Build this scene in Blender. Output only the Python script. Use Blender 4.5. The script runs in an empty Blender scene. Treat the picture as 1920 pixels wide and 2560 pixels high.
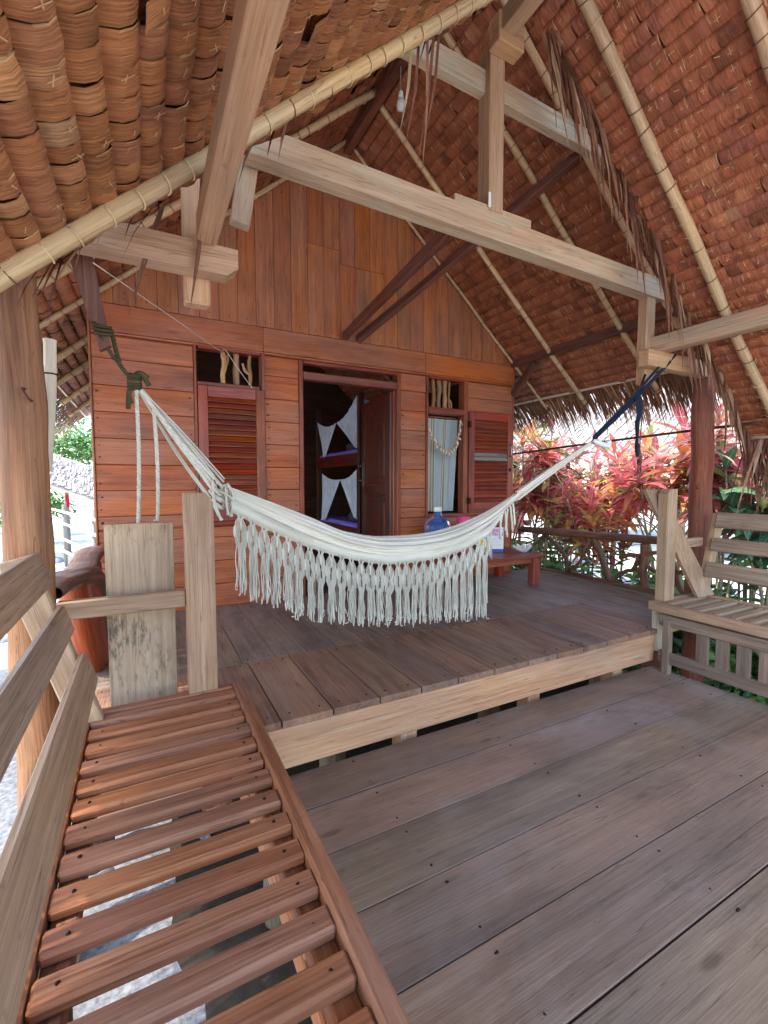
import bpy, math, random
import numpy as np
from mathutils import Vector, Matrix, noise
random.seed(7)
rnd = random.random
U = random.uniform
scene = bpy.context.scene
col = scene.collection
PI = math.pi

# ------------------------------------------------------------------ materials
def lin(h):
    h = h.lstrip('#')
    out = []
    for i in (0, 2, 4):
        c = int(h[i:i+2], 16) / 255
        out.append(c / 12.92 if c <= .04045 else ((c + .055) / 1.055) ** 2.4)
    return (*out, 1)

class NT:
    def __init__(s, name):
        s.m = bpy.data.materials.new(name); s.m.use_nodes = True
        s.t = s.m.node_tree; s.n = s.t.nodes; s.l = s.t.links
        s.n.clear()
        s.out = s.n.new('ShaderNodeOutputMaterial')
    def node(s, t, **kw):
        n = s.n.new(t)
        for k, v in kw.items():
            if k.startswith('i_'):
                key = k[2:]
                key = int(key) if key.isdigit() else key.replace('_', ' ')
                s.put(n.inputs[key], v)
            else: setattr(n, k, v)
        return n
    def put(s, sock, v):
        if isinstance(v, bpy.types.NodeSocket): s.l.new(v, sock)
        else: sock.default_value = v
    def attr(s, name):
        n = s.node('ShaderNodeAttribute'); n.attribute_name = name; return n
    def mapping(s, vec, scale):
        n = s.node('ShaderNodeMapping'); s.l.new(vec, n.inputs[0]); n.inputs['Scale'].default_value = scale; return n.outputs[0]
    def noise(s, vec, scale=1, detail=4, rough=.55, dist=0):
        n = s.node('ShaderNodeTexNoise'); s.l.new(vec, n.inputs['Vector'])
        n.inputs['Scale'].default_value = scale; n.inputs['Detail'].default_value = detail
        n.inputs['Roughness'].default_value = rough; n.inputs['Distortion'].default_value = dist
        return n.outputs[0]
    def ramp(s, fac, stops, interp='LINEAR'):
        n = s.node('ShaderNodeValToRGB'); s.l.new(fac, n.inputs[0]); r = n.color_ramp; r.interpolation = interp
        while len(r.elements) < len(stops): r.elements.new(.5)
        for e, (p, c) in zip(r.elements, stops):
            e.position = p; e.color = lin(c) if isinstance(c, str) else (c, c, c, 1)
        return n.outputs[0]
    def mix(s, fac, a, b, mode='MIX'):
        n = s.node('ShaderNodeMix'); n.data_type = 'RGBA'; n.blend_type = mode
        s.put(n.inputs[0], fac)
        for i, v in ((6, a), (7, b)):
            s.put(n.inputs[i], lin(v) if isinstance(v, str) else v)
        return n.outputs[2]
    def math(s, op, a, b=0.0, c=None):
        n = s.node('ShaderNodeMath'); n.operation = op; s.put(n.inputs[0], a); s.put(n.inputs[1], b)
        if c is not None: s.put(n.inputs[2], c)
        return n.outputs[0]
    def hsv(s, colr, h=.5, sa=1.0, v=1.0):
        n = s.node('ShaderNodeHueSaturation'); s.put(n.inputs['Hue'], h); s.put(n.inputs['Saturation'], sa); s.put(n.inputs['Value'], v)
        s.put(n.inputs['Color'], colr); return n.outputs[0]
    def maprange(s, x, a, b, c, d):
        n = s.node('ShaderNodeMapRange'); s.put(n.inputs[0], x)
        for i, v in enumerate((a, b, c, d)): n.inputs[i+1].default_value = v
        return n.outputs[0]
    def bump(s, h, strength=.3, dist=.01):
        n = s.node('ShaderNodeBump'); n.inputs['Strength'].default_value = strength; n.inputs['Distance'].default_value = dist
        s.l.new(h, n.inputs['Height']); return n.outputs[0]
    def bsdf(s, base, rough=.6, normal=None, spec=.35, **kw):
        n = s.node('ShaderNodeBsdfPrincipled')
        s.put(n.inputs['Base Color'], lin(base) if isinstance(base, str) else base)
        s.put(n.inputs['Roughness'], rough); n.inputs['Specular IOR Level'].default_value = spec
        if normal: s.l.new(normal, n.inputs['Normal'])
        for k, v in kw.items(): s.put(n.inputs[k.replace('_', ' ')], v)
        s.l.new(n.outputs[0], s.out.inputs[0])
        return n

def wood(name, dark, mid, light, stain, var=.35, worn=None, hue=.005, rough=.62, stain_amt=.5, stain_scale=2.2, spec=.3, bump=.35, fine=1.0, alt=None, sat=1.0, mold=None, con=.14, knots=.0):
    """sawn or weathered timber: grain runs along gc.x"""
    t = NT(name); gc = t.attr('gc').outputs['Vector']; r = t.attr('rnd').outputs['Fac']
    g0 = t.noise(t.mapping(gc, (.8, 15, 15)), 1, 4, .6, .5)
    g1 = t.noise(t.mapping(gc, (1.8, 62, 62)), 1, 5, .66, .4)
    ck = t.noise(t.mapping(gc, (.7, 26, 26)), 1, 3, .55, .3)
    g2 = t.noise(t.mapping(gc, (5 * fine, 170 * fine, 170 * fine)), 1, 3, .6)
    bl = t.noise(t.mapping(gc, (stain_scale, stain_scale * 3.2, stain_scale * 3.2)), 1, 5, .62)
    g = t.math('ADD', t.math('MULTIPLY', g0, .36), t.math('ADD', t.math('MULTIPLY', g1, .36), t.math('MULTIPLY', g2, .28)))
    c = t.ramp(g, [(.5 - con, dark), (.50, mid), (.5 + con, light)])
    if alt: c = t.mix(t.maprange(t.math('FRACT', t.math('MULTIPLY', r, 7.13)), .45, .8, 0, .75), c, t.mix(.5, c, alt))
    st = t.maprange(bl, .48, .72, 0, stain_amt)
    c = t.mix(st, c, stain)
    if mold:
        md = t.noise(t.mapping(gc, (22, 70, 70)), 1, 5, .7)
        big = t.noise(t.mapping(gc, (2.4, 3.4, 3.4)), 1, 3, .6)
        c = t.mix(t.maprange(t.math('MULTIPLY', md, big), .27, .40, 0, .75), c, mold)
    c = t.mix(t.maprange(t.math('ABSOLUTE', t.math('SUBTRACT', ck, .53)), .0, .011, .6, 0), c, t.hsv(lin(dark), .5, 1, .5))
    sp = t.noise(t.mapping(gc, (30, 75, 75)), 1, 2, .5)
    c = t.mix(t.maprange(sp, .66, .76, 0, .55), c, dark)
    wr = t.noise(t.mapping(gc, (.9, 2.2, 2.2)), 1, 3, .5)
    c = t.hsv(c, .5, t.maprange(wr, .3, .7, .88, 1.08), t.maprange(wr, .3, .7, .82, 1.16))
    if knots:
        vo = t.node('ShaderNodeTexVoronoi'); t.l.new(t.mapping(gc, (1.6, 5.5, 5.5)), vo.inputs['Vector']); vo.inputs['Scale'].default_value = 1
        c = t.mix(t.maprange(vo.outputs['Distance'], .05, .10, knots * .8, 0), c, t.hsv(lin(dark), .5, 1, .55))
    if worn:
        pn = t.node('ShaderNodeNewGeometry').outputs['Position']
        wn_ = t.noise(pn, 1.1, 5, .65, .6); wn2 = t.noise(t.mapping(pn, (3.5, 9, 9)), 1, 5, .7)
        c = t.mix(t.maprange(wn_, .52, .68, 0, .5), c, worn)
        c = t.mix(t.maprange(wn_, .44, .30, 0, .55), c, dark)
        c = t.mix(t.maprange(wn2, .62, .72, 0, .5), c, stain)
    v = t.maprange(r, 0, 1, 1 - var, 1 + var * .8)
    h = t.maprange(t.math('FRACT', t.math('MULTIPLY', r, 3.77)), 0, 1, .5 - hue, .5 + hue)
    c = t.hsv(c, h, sat, v)
    n = t.bump(t.math('ADD', g2, t.math('MULTIPLY', g1, .6)), bump, .004)
    t.bsdf(c, t.maprange(bl, .3, .7, rough - .1, rough + .12), n, spec)
    return t.m

M = {}
M['wall'] = wood('varnished_red_wall_wood', '#7a3a1e', '#a65a33', '#bd7146', '#66331f', var=.09, hue=.003, con=.19, knots=.5, rough=.5, stain_amt=.5, spec=.4)
M['gable'] = wood('gable_board_wood', '#7a4124', '#a35f38', '#b9744a', '#633320', var=.12, hue=.004, con=.18, knots=.6, rough=.55, stain_amt=.55, spec=.35)
M['trim'] = wood('door_trim_wood', '#5d2415', '#87381f', '#a3522f', '#43190f', var=.2, hue=.01, rough=.42, spec=.45)
M['door'] = wood('dark_door_wood', '#3a140c', '#5c2214', '#74301c', '#270d08', var=.15, rough=.36, spec=.5)
M['deck'] = wood('upper_deck_wood', '#63513f', '#85705e', '#a08b78', '#4d3e33', var=.18, hue=.006, rough=.5, stain_amt=.6, stain_scale=3, alt='#7d6f64', worn='#8f857a', con=.19, knots=.6)
M['deck2'] = wood('outer_strip_wood', '#6e4d39', '#8c6950', '#a48268', '#573c2e', var=.14, hue=.006, rough=.55, stain_amt=.5, stain_scale=3, alt='#8f6a52')
M['lower'] = wood('lower_deck_wood', '#6f5844', '#8f765f', '#a89078', '#56463b', var=.12, con=.21, knots=.75, hue=.008, rough=.5, stain_amt=.6, stain_scale=1.5, spec=.4, alt='#86685a', worn='#9d948a')
M['pale'] = wood('pale_weathered_beam_wood', '#96735a', '#b29176', '#c4a88b', '#97937d', var=.12, rough=.7, stain_amt=.55, stain_scale=2.6, spec=.2, hue=.008)
M['pink'] = wood('fresh_beam_wood', '#9c704d', '#b78e6b', '#c9a483', '#a08161', var=.05, rough=.7, stain_amt=.4, spec=.2)
M['mossy'] = wood('mossy_beam_wood', '#8f745c', '#ae9278', '#c2a78c', '#9aa492', var=.08, rough=.75, stain_amt=.6, stain_scale=3.2, spec=.2)
M['front'] = wood('front_beam_wood', '#a1714f', '#bb8d69', '#cba583', '#9a775b', var=.06, rough=.65, stain_amt=.35, spec=.2)
M['bench'] = wood('bench_seat_wood', '#70432a', '#975f40', '#b07b58', '#5f3d2b', var=.07, hue=.002, rough=.62, stain_amt=.35, spec=.22)
M['benchpale'] = wood('bench_frame_wood', '#826449', '#a08165', '#b59879', '#7a6350', var=.10, rough=.65, stain_amt=.45, spec=.25)
M['dark'] = wood('dark_brown_beam_wood', '#4b2a20', '#6d4232', '#8a5a45', '#3b231b', var=.2, rough=.6, stain_amt=.5)
M['ply'] = wood('mouldy_board_wood', '#a08468', '#b89c80', '#c8ae94', '#94826a', var=.03, rough=.85, stain_amt=.3, spec=.1, mold='#3a3a35')
M['post'] = wood('tree_trunk_wood', '#6f4429', '#92603b', '#aa7750', '#665a44', var=.06, rough=.65, stain_amt=.55, stain_scale=2.2, spec=.25, bump=.6)
M['branch'] = wood('branch_wood', '#40281e', '#6e4938', '#8e6853', '#33211a', var=.2, rough=.6, stain_amt=.5, bump=.6)
M['drift'] = wood('driftwood_rail', '#54392d', '#7d5c4b', '#9c7a66', '#3f2b23', var=.05, rough=.6, stain_amt=.4, bump=.6)
M['redlog'] = wood('red_log', '#6a2c1a', '#93452b', '#ad5c3c', '#3f1d14', var=.1, rough=.5, stain_amt=.6)
M['postdark'] = wood('dark_trunk_wood', '#5a2a1e', '#7d4632', '#95604a', '#4a3326', var=.05, rough=.6, stain_amt=.55, bump=.6)
M['stick'] = wood('window_stick_wood', '#6e4a30', '#a07650', '#c3a178', '#6d5a40', var=.3, rough=.75, bump=.6)
M['bamboo'] = wood('split_bamboo', '#a5805a', '#c9a67c', '#dcc09a', '#a9a482', var=.16, hue=.012, rough=.5, stain_amt=.55, stain_scale=1.8, spec=.3, bump=.2)
M['paleb'] = wood('dry_bamboo', '#b9a890', '#d6c8b2', '#e6dccb', '#a39480', var=.08, rough=.5, stain_amt=.35, spec=.3, bump=.2)
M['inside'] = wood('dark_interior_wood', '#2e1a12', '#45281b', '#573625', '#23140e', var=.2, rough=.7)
M['benchr'] = wood('brown_grey_bench_wood', '#6f5a48', '#8f7864', '#a8927c', '#5f4f42', var=.14, rough=.62, stain_amt=.4)
M['panelr'] = wood('dim_panel_wood', '#5d4c40', '#7b6758', '#927d6c', '#4d4038', var=.12, rough=.65, stain_amt=.4)
M['grey'] = wood('grey_weathered_wood', '#6b665e', '#8c867d', '#a6a096', '#55524c', var=.15, rough=.8)
M['bark'] = wood('pale_bark', '#8d8063', '#b7a987', '#d4c8a8', '#5f5a45', var=.1, rough=.85, stain_amt=.7, stain_scale=4, bump=.9)
M['trunk'] = wood('tree_bark', '#4e4235', '#6d5d4a', '#8b7b66', '#3b332a', var=.2, rough=.9, bump=.9)

def thatch_mat(name, stops, bright=1.0, rough=.6):
    t = NT(name); gc = t.attr('gc').outputs['Vector']; r = t.attr('rnd').outputs['Fac']
    base = t.ramp(r, stops)
    g = t.noise(t.mapping(gc, (7, 130, 60)), 1, 4, .65)
    b = t.noise(t.mapping(gc, (10, 12, 12)), 1, 4, .6)
    c = t.hsv(base, .5, 1, t.maprange(g, .3, .7, .5 * bright, 1.42 * bright))
    c = t.mix(t.maprange(b, .5, .75, 0, .55), c, '#3f1f12')
    fb = t.noise(t.mapping(gc, (26, 420, 60)), 1, 2, .5)
    c = t.mix(t.maprange(fb, .62, .75, 0, .6), c, '#c49a6e')
    c = t.mix(t.maprange(b, .42, .25, 0, .45), c, '#b98a5c')
    n = t.bump(t.math('ADD', g, t.math('MULTIPLY', b, .8)), .8, .006)
    t.bsdf(c, rough, n, .4)
    return t.m
TS = [(0, '#73482d'), (.25, '#915a36'), (.5, '#a46a41'), (.7, '#8f5a3f'), (.88, '#b67d51'), (1, '#a07758')]
M['thatch'] = thatch_mat('sago_thatch', TS, 1.1)
M['thatchr'] = thatch_mat('sago_thatch_right', [(0, '#74422c'), (.25, '#935438'), (.5, '#a66042'), (.7, '#905342'), (.88, '#b67350'), (1, '#a27056')], 1.12)
M['thatch2'] = thatch_mat('sago_thatch_main', [(0, '#6d3c28'), (.3, '#8c5034'), (.6, '#a05d3c'), (.8, '#864d3b'), (1, '#ab7050')], 1.08)
M['thatchedge'] = thatch_mat('thatch_leaf_edge', [(0, '#b08a62'), (1, '#cba67a')], 1.0)
M['fringe'] = thatch_mat('dry_thatch_fringe', [(0, '#5c3a28'), (.3, '#80523a'), (.6, '#9c6d4e'), (.85, '#b98d66'), (1, '#c9a580')], 1.0, .7)
M['frond'] = thatch_mat('dry_frond', [(0, '#5b3526'), (.5, '#84543f'), (.8, '#9c7158'), (1, '#c0a284')], 1.0, .7)
M['roofgrey'] = thatch_mat('grey_thatch', [(0, '#77706a'), (.5, '#989088'), (1, '#b5aca2')], 1.0, .8)

def plain(name, c, rough=.6, spec=.3, var=.08, scale=12, bump=.0, **kw):
    t = NT(name); gc = t.attr('gc').outputs['Vector']
    n = t.noise(gc, scale, 5, .6)
    cc = t.hsv(c if not isinstance(c, str) else lin(c), .5, 1, t.maprange(n, .3, .7, 1 - var, 1 + var))
    t.bsdf(cc, rough, t.bump(n, bump, .01) if bump else None, spec, **kw)
    return t.m
def fabric(name, c, c2, rough=.9, weave=900):
    t = NT(name); gc = t.attr('gc').outputs['Vector']
    n = t.noise(t.mapping(gc, (2, 9, 9)), 1, 4, .6); w = t.noise(gc, weave, 2, .5)
    cc = t.mix(t.maprange(n, .35, .65, 0, 1), c, c2)
    cc = t.hsv(cc, .5, 1, t.maprange(w, .3, .7, .9, 1.08))
    t.bsdf(cc, rough, t.bump(w, .25, .002), .15)
    return t.m
M['cloth'] = fabric('hammock_cotton', '#d9d2c2', '#c6bda9')
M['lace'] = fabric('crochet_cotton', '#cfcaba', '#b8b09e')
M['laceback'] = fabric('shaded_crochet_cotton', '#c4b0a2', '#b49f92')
M['cord'] = fabric('white_cord', '#d8d4c8', '#bcb6a6', weave=300)
M['net'] = fabric('mosquito_net', '#c9cedd', '#b3b9ca')
M['greenrope'] = fabric('mossy_rope', '#57523a', '#35311f', weave=250)
M['navy'] = fabric('navy_strap', '#15202f', '#22303f', .7)
M['purple'] = fabric('purple_sheet', '#7a63c4', '#8f79d0')
M['pillow'] = fabric('dark_pillow', '#4a4048', '#3a323c')
M['nail_gap_shade'] = plain('dark_nail_stain_and_gap_shade', '#2a150e', .7, .2)
M['stitch'] = plain('pale_stitch', '#caa377', .6, .3, .2)
M['tie'] = plain('rattan_tie', '#6a4a30', .6, .3, .2)
M['tielight'] = plain('pale_rattan_tie', '#cdb389', .6, .3, .15)
M['black'] = plain('black_void', '#080605', .9, .05)
M['metal'] = plain('brushed_handle_metal', '#9a9a98', .35, .5, .05, Metallic=1.0)
M['white'] = plain('white_plastic', '#dcdcd8', .4, .4, .04)
M['bluep'] = plain('blue_plastic', '#17429a', .35, .5, .05)
M['yellow'] = plain('yellow_plastic', '#e0b21c', .4, .4, .05)
M['pinkp'] = plain('pink_plastic', '#d84a76', .4, .4, .05)
M['redtext'] = plain('red_lettering', '#b5202e', .5, .3, .03)
M['greytext'] = plain('grey_print', '#7d8496', .6, .2, .03)
M['lilac'] = plain('lilac_label', '#cfc4dc', .5, .3, .04)
M['terra'] = plain('terracotta', '#8f5138', .75, .2, .15, 20, .2)
M['coco'] = plain('coconut_shell', '#7d5343', .6, .3, .2, 25, .3)
M['shell'] = plain('clam_shell', '#cfc8bb', .5, .4, .14, 25, .3)
M['shellb'] = plain('brown_shell', '#a58a68', .5, .4, .3, 60, .2)
M['pole'] = plain('dark_pole', '#4a3228', .6, .3, .15)
M['stone'] = plain('beach_stone', '#8d9094', .85, .2, .25, 6, .5)
M['concrete'] = plain('grey_concrete', '#9aa0a4', .85, .2, .12, 8, .3)
M['redwall'] = wood('far_red_wall', '#4a1c18', '#6b2a22', '#7f3a2e', '#35130f', var=.1)
M['whitewall'] = plain('white_panel', '#e2e4e6', .8, .2, .05, 3)
M['redcloth'] = plain('red_cloth', '#c9203a', .8, .1)
M['bluecloth'] = plain('blue_cloth', '#2a5fa8', .8, .1)
M['gravel'] = plain('grey_gravel', '#77787a', .9, .1, .45, 38, .6)
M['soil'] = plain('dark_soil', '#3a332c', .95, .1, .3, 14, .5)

def glassy():
    t = NT('blue_jug_plastic')
    t.bsdf('#5f86c8', .12, None, .5, Transmission_Weight=.75, IOR=1.2)
    return t.m
M['jug'] = glassy()
def bulbm():
    t = NT('bulb_glass'); t.bsdf('#e6e8e6', .15, None, .5, Transmission_Weight=.35, IOR=1.2); return t.m
M['bulb'] = bulbm()

def curtain_mat():
    t = NT('striped_sheer_curtain'); gc = t.attr('gc').outputs['Vector']
    sx = t.node('ShaderNodeSeparateXYZ'); t.l.new(gc, sx.inputs[0]); u = sx.outputs[1]
    s = t.math('FRACT', t.math('MULTIPLY', u, 6.0))
    c = t.ramp(s, [(0, '#b9c3c6'), (.60, '#c6ced0'), (.62, '#a99a62'), (.70, '#c0b078'), (.72, '#ccd2d2'), (.78, '#a08f50'), (.84, '#c4cccc'), (.9, '#b9c3c6')], 'CONSTANT')
    b = t.node('ShaderNodeBsdfPrincipled'); t.l.new(c, b.inputs[0]); b.inputs['Roughness'].default_value = .9; b.inputs['Specular IOR Level'].default_value = .1
    tr = t.node('ShaderNodeBsdfTransparent'); mx = t.node('ShaderNodeMixShader')
    w = t.noise(gc, 500, 1, .5); t.l.new(t.maprange(w, .3, .7, .1, .35), mx.inputs[0])
    t.l.new(b.outputs[0], mx.inputs[1]); t.l.new(tr.outputs[0], mx.inputs[2]); t.l.new(mx.outputs[0], t.out.inputs[0])
    return t.m
M['curtain'] = curtain_mat()

def leaf_mat(name, stops, vein, trans=.3, veinamt=.5, rough=.4):
    t = NT(name); gc = t.attr('gc').outputs['Vector']; r = t.attr('rnd').outputs['Fac']
    sx = t.node('ShaderNodeSeparateXYZ'); t.l.new(gc, sx.inputs[0])
    c = t.ramp(r, stops)
    side = t.math('ABSOLUTE', sx.outputs[1])
    rib = t.maprange(side, .0, .16, veinamt, 0)
    v = t.math('SINE', t.math('ADD', t.math('MULTIPLY', sx.outputs[0], 55), t.math('MULTIPLY', side, -7)))
    c = t.mix(t.math('MAXIMUM', rib, t.maprange(v, .75, 1, 0, veinamt * .6)), c, vein)
    nz = t.noise(gc, 4, 3, .6); c = t.hsv(c, .5, .88, t.maprange(nz, .3, .7, .7, 1.3))
    b = t.node('ShaderNodeBsdfPrincipled'); t.l.new(c, b.inputs[0]); b.inputs['Roughness'].default_value = rough; b.inputs['Specular IOR Level'].default_value = .4
    tl = t.node('ShaderNodeBsdfTranslucent'); t.l.new(c, tl.inputs[0])
    mx = t.node('ShaderNodeMixShader'); mx.inputs[0].default_value = trans
    t.l.new(b.outputs[0], mx.inputs[1]); t.l.new(tl.outputs[0], mx.inputs[2]); t.l.new(mx.outputs[0], t.out.inputs[0])
    return t.m
M['croton'] = leaf_mat('croton_leaf', [(0, '#b8283f'), (.12, '#d8455f'), (.24, '#de6038'), (.38, '#e8953f'), (.50, '#dcc04a'), (.62, '#93a848'), (.74, '#5f7a3c'), (.84, '#6b4446'), (1, '#d05a6c')], '#f0cf7a', .45)
M['crotondark'] = leaf_mat('dark_croton_leaf', [(0, '#5c3a44'), (.2, '#7a4a54'), (.4, '#5f6b40'), (.6, '#7d8c4c'), (.75, '#9c6460'), (.9, '#b0b468'), (1, '#c88070')], '#d5bc8a', .4)
M['pinkleaf'] = leaf_mat('pink_cordyline_leaf', [(0, '#c04452'), (.3, '#d8686e'), (.5, '#d2604a'), (.68, '#93604e'), (.85, '#b0a858'), (1, '#e49a8c')], '#f0c8a8', .42)
M['green'] = leaf_mat('green_leaf', [(0, '#2f5a2c'), (.3, '#43762f'), (.6, '#5f9440'), (.85, '#7fae4c'), (1, '#a3c062')], '#b4d080', .35)
M['teal'] = leaf_mat('broad_green_leaf', [(0, '#2c5540'), (.4, '#3f7050'), (.7, '#5d8a5c'), (.9, '#9a8a3c'), (1, '#b05a30')], '#a8c090', .3)

def ground_mat():
    t = NT('sandy_ground'); geo = t.node('ShaderNodeNewGeometry'); p = geo.outputs['Position']
    a = t.noise(p, .5, 5, .6); b = t.noise(p, 9, 6, .7); pe = t.noise(p, 40, 3, .6)
    c = t.ramp(b, [(.3, '#b5ada2'), (.5, '#d2cbbf'), (.7, '#e6e0d6')])
    c = t.mix(t.maprange(a, .48, .6, 0, .7), c, '#8d9190')
    c = t.hsv(c, .5, 1, t.maprange(pe, .3, .7, .8, 1.15))
    t.bsdf(c, .9, t.bump(t.math('ADD', b, pe), .5, .03), .15)
    return t.m
M['ground'] = ground_mat()

# ------------------------------------------------------------------ mesh builder
class MB:
    def __init__(s): s.v = []; s.f = []; s.mi = []; s.g = []; s.r = []; s.sm = []
    def add(s, verts, faces, gc, mi=0, r=None, smooth=False):
        o = len(s.v); s.v.extend([tuple(p) for p in verts]); s.g.extend([tuple(p) for p in gc])
        if r is None: r = rnd()
        for f in faces:
            s.f.append(tuple(i + o for i in f)); s.mi.append(mi); s.r.append(r); s.sm.append(smooth)
    def box(s, c, size, R=None, mi=0, ch=.004, r=None):
        c = Vector(c); hx = [d / 2 for d in size]
        ch = min(ch, min(hx) * .6); vs = []; loc = []
        idx = {}
        for sx in (-1, 1):
            for sy in (-1, 1):
                for sz in (-1, 1):
                    for k in range(3):
                        q = [sx * hx[0], sy * hx[1], sz * hx[2]]
                        for j in range(3):
                            if j != k: q[j] -= (sx, sy, sz)[j] * ch
                        idx[(sx, sy, sz, k)] = len(loc); loc.append(Vector(q))
        F = []
        def quad(a, b, c2, d):
            n = (loc[b] - loc[a]).cross(loc[c2] - loc[a]); m = (loc[a] + loc[b] + loc[c2] + loc[d]) / 4
            F.append((a, b, c2, d) if n.dot(m) >= 0 else (d, c2, b, a))
        S = (-1, 1)
        for sg in S:
            quad(*[idx[(sg, a, b, 0)] for a, b in ((-1, -1), (1, -1), (1, 1), (-1, 1))])
            quad(*[idx[(a, sg, b, 1)] for a, b in ((-1, -1), (1, -1), (1, 1), (-1, 1))])
            quad(*[idx[(a, b, sg, 2)] for a, b in ((-1, -1), (1, -1), (1, 1), (-1, 1))])
        for a in S:
            for b in S:
                quad(idx[(a, b, -1, 0)], idx[(a, b, 1, 0)], idx[(a, b, 1, 1)], idx[(a, b, -1, 1)])
                quad(idx[(a, -1, b, 0)], idx[(a, 1, b, 0)], idx[(a, 1, b, 2)], idx[(a, -1, b, 2)])
                quad(idx[(-1, a, b, 1)], idx[(1, a, b, 1)], idx[(1, a, b, 2)], idx[(-1, a, b, 2)])
                for d in S:
                    t = [idx[(a, b, d, k)] for k in range(3)]
                    n = (loc[t[1]] - loc[t[0]]).cross(loc[t[2]] - loc[t[0]])
                    F.append(tuple(t) if n.dot(loc[t[0]]) >= 0 else tuple(reversed(t)))
        order = sorted(range(3), key=lambda k: -size[k])
        off = Vector((U(0, 50), U(0, 50), U(0, 50)))
        G = [Vector((p[order[0]], p[order[1]], p[order[2]])) + off for p in loc]
        W = [(R @ p if R is not None else p) + c for p in loc]
        s.add(W, F, G, mi, r)
    def beam(s, p0, p1, w, h, up=(0, 0, 1), mi=0, ch=.005, r=None):
        p0, p1 = Vector(p0), Vector(p1); x = (p1 - p0); L = x.length; x.normalize()
        y = Vector(up).cross(x); y.normalize(); z = x.cross(y)
        R = Matrix((x, y, z)).transposed()
        s.box((p0 + p1) / 2, (L, w, h), R, mi, ch, r)
    def tube(s, pts, rad, n=8, mi=0, caps=True, r=None, smooth=True, wob=0):
        pts = [Vector(p) for p in pts]; N = len(pts)
        if not hasattr(rad, '__len__'): rad = [rad] * N
        vs = []; gc = []; off = Vector((U(0, 50), U(0, 50), U(0, 50))); d = 0; prev = None
        for i, p in enumerate(pts):
            t = (pts[min(i + 1, N - 1)] - pts[max(i - 1, 0)])
            if t.length < 1e-9: t = Vector((0, 0, 1))
            t.normalize()
            if prev is None:
                a = Vector((0, 0, 1)) if abs(t.z) < .9 else Vector((1, 0, 0)); u = t.cross(a).normalized()
            else:
                u = (prev - t * prev.dot(t)).normalized()
            prev = u; w = t.cross(u)
            if i: d += (p - pts[i - 1]).length
            for k in range(n):
                a = 2 * PI * k / n; rr = rad[i]
                if wob: rr *= 1 + wob * noise.noise(Vector((d * 5 + off.x, math.cos(a) * 1.3, math.sin(a) * 1.3 + off.y)))
                q = p + (u * math.cos(a) + w * math.sin(a)) * rr
                vs.append(q); gc.append(Vector((d, math.cos(a) * rr, math.sin(a) * rr)) + off)
        F = []
        for i in range(N - 1):
            for k in range(n):
                k2 = (k + 1) % n
                F.append((i * n + k, i * n + k2, (i + 1) * n + k2, (i + 1) * n + k))
        if caps and n > 2: F.append(tuple(reversed(range(n)))); F.append(tuple(range((N - 1) * n, N * n)))
        s.add(vs, F, gc, mi, r, smooth)
    def blade(s, pts, wid, side, mi=0, r=None, fold=0., nrm=None, smooth=True, unit=False):
        """flat leaf: pts centre line, wid half widths, side vector"""
        pts = [Vector(p) for p in pts]; N = len(pts); side = Vector(side).normalized(); vs = []; gc = []; off = Vector((U(0, 50), U(0, 50), 0)) if not unit else Vector((0, 0, 0)); d = 0
        for i, p in enumerate(pts):
            if i: d += (p - pts[i - 1]).length
            t = pts[min(i + 1, N - 1)] - pts[max(i - 1, 0)]
            n = side.cross(t); n = n.normalized() if n.length > 1e-9 else Vector((0, 0, 1))
            for k in (-1, 0, 1):
                vs.append(p + side * (k * wid[i]) + n * (fold * wid[i] * abs(k)))
                gc.append((Vector((i / (N - 1), k, 0)) if unit else Vector((d, k * wid[i], 0))) + off)
        F = []
        for i in range(N - 1):
            for k in (0, 1): F.append((i * 3 + k, i * 3 + k + 1, i * 3 + k + 4, i * 3 + k + 3))
        s.add(vs, F, gc, mi, r, smooth)
    def strip(s, pts, w, side, mi=0, r=None):
        """cheap two-column ribbon"""
        pts = [Vector(p) for p in pts]; N = len(pts); side = Vector(side).normalized(); vs = []; gc = []; d = 0; o = U(0, 50)
        if not hasattr(w, '__len__'): w = [w] * N
        for i, p in enumerate(pts):
            if i: d += (p - pts[i - 1]).length
            vs += [p - side * w[i], p + side * w[i]]; gc += [(d + o, -w[i], o), (d + o, w[i], o)]
        s.add(vs, [(2*i, 2*i+1, 2*i+3, 2*i+2) for i in range(N-1)], gc, mi, r, True)
    def grid(s, fn, nu, nv, mi=0, r=None, smooth=True, gcf=None, closed_v=False):
        vs = []; gc = []
        for i in range(nu + 1):
            for j in range(nv + (0 if closed_v else 1)):
                p = Vector(fn(i / nu, j / nv)); vs.append(p); gc.append(gcf(i / nu, j / nv) if gcf else p)
        m = nv if closed_v else nv + 1
        F = []
        for i in range(nu):
            for j in range(nv):
                j2 = (j + 1) % m if closed_v else j + 1
                F.append((i * m + j, (i + 1) * m + j, (i + 1) * m + j2, i * m + j2))
        s.add(vs, F, gc, mi, r, smooth)
    def lathe(s, prof, c, n=24, mi=0, r=None):
        c = Vector(c)
        s.grid(lambda u, v: c + Vector((prof[round(u * (len(prof) - 1))][0] * math.cos(2 * PI * v), prof[round(u * (len(prof) - 1))][0] * math.sin(2 * PI * v), prof[round(u * (len(prof) - 1))][1])), len(prof) - 1, n, mi, r, True, None, True)
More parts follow.
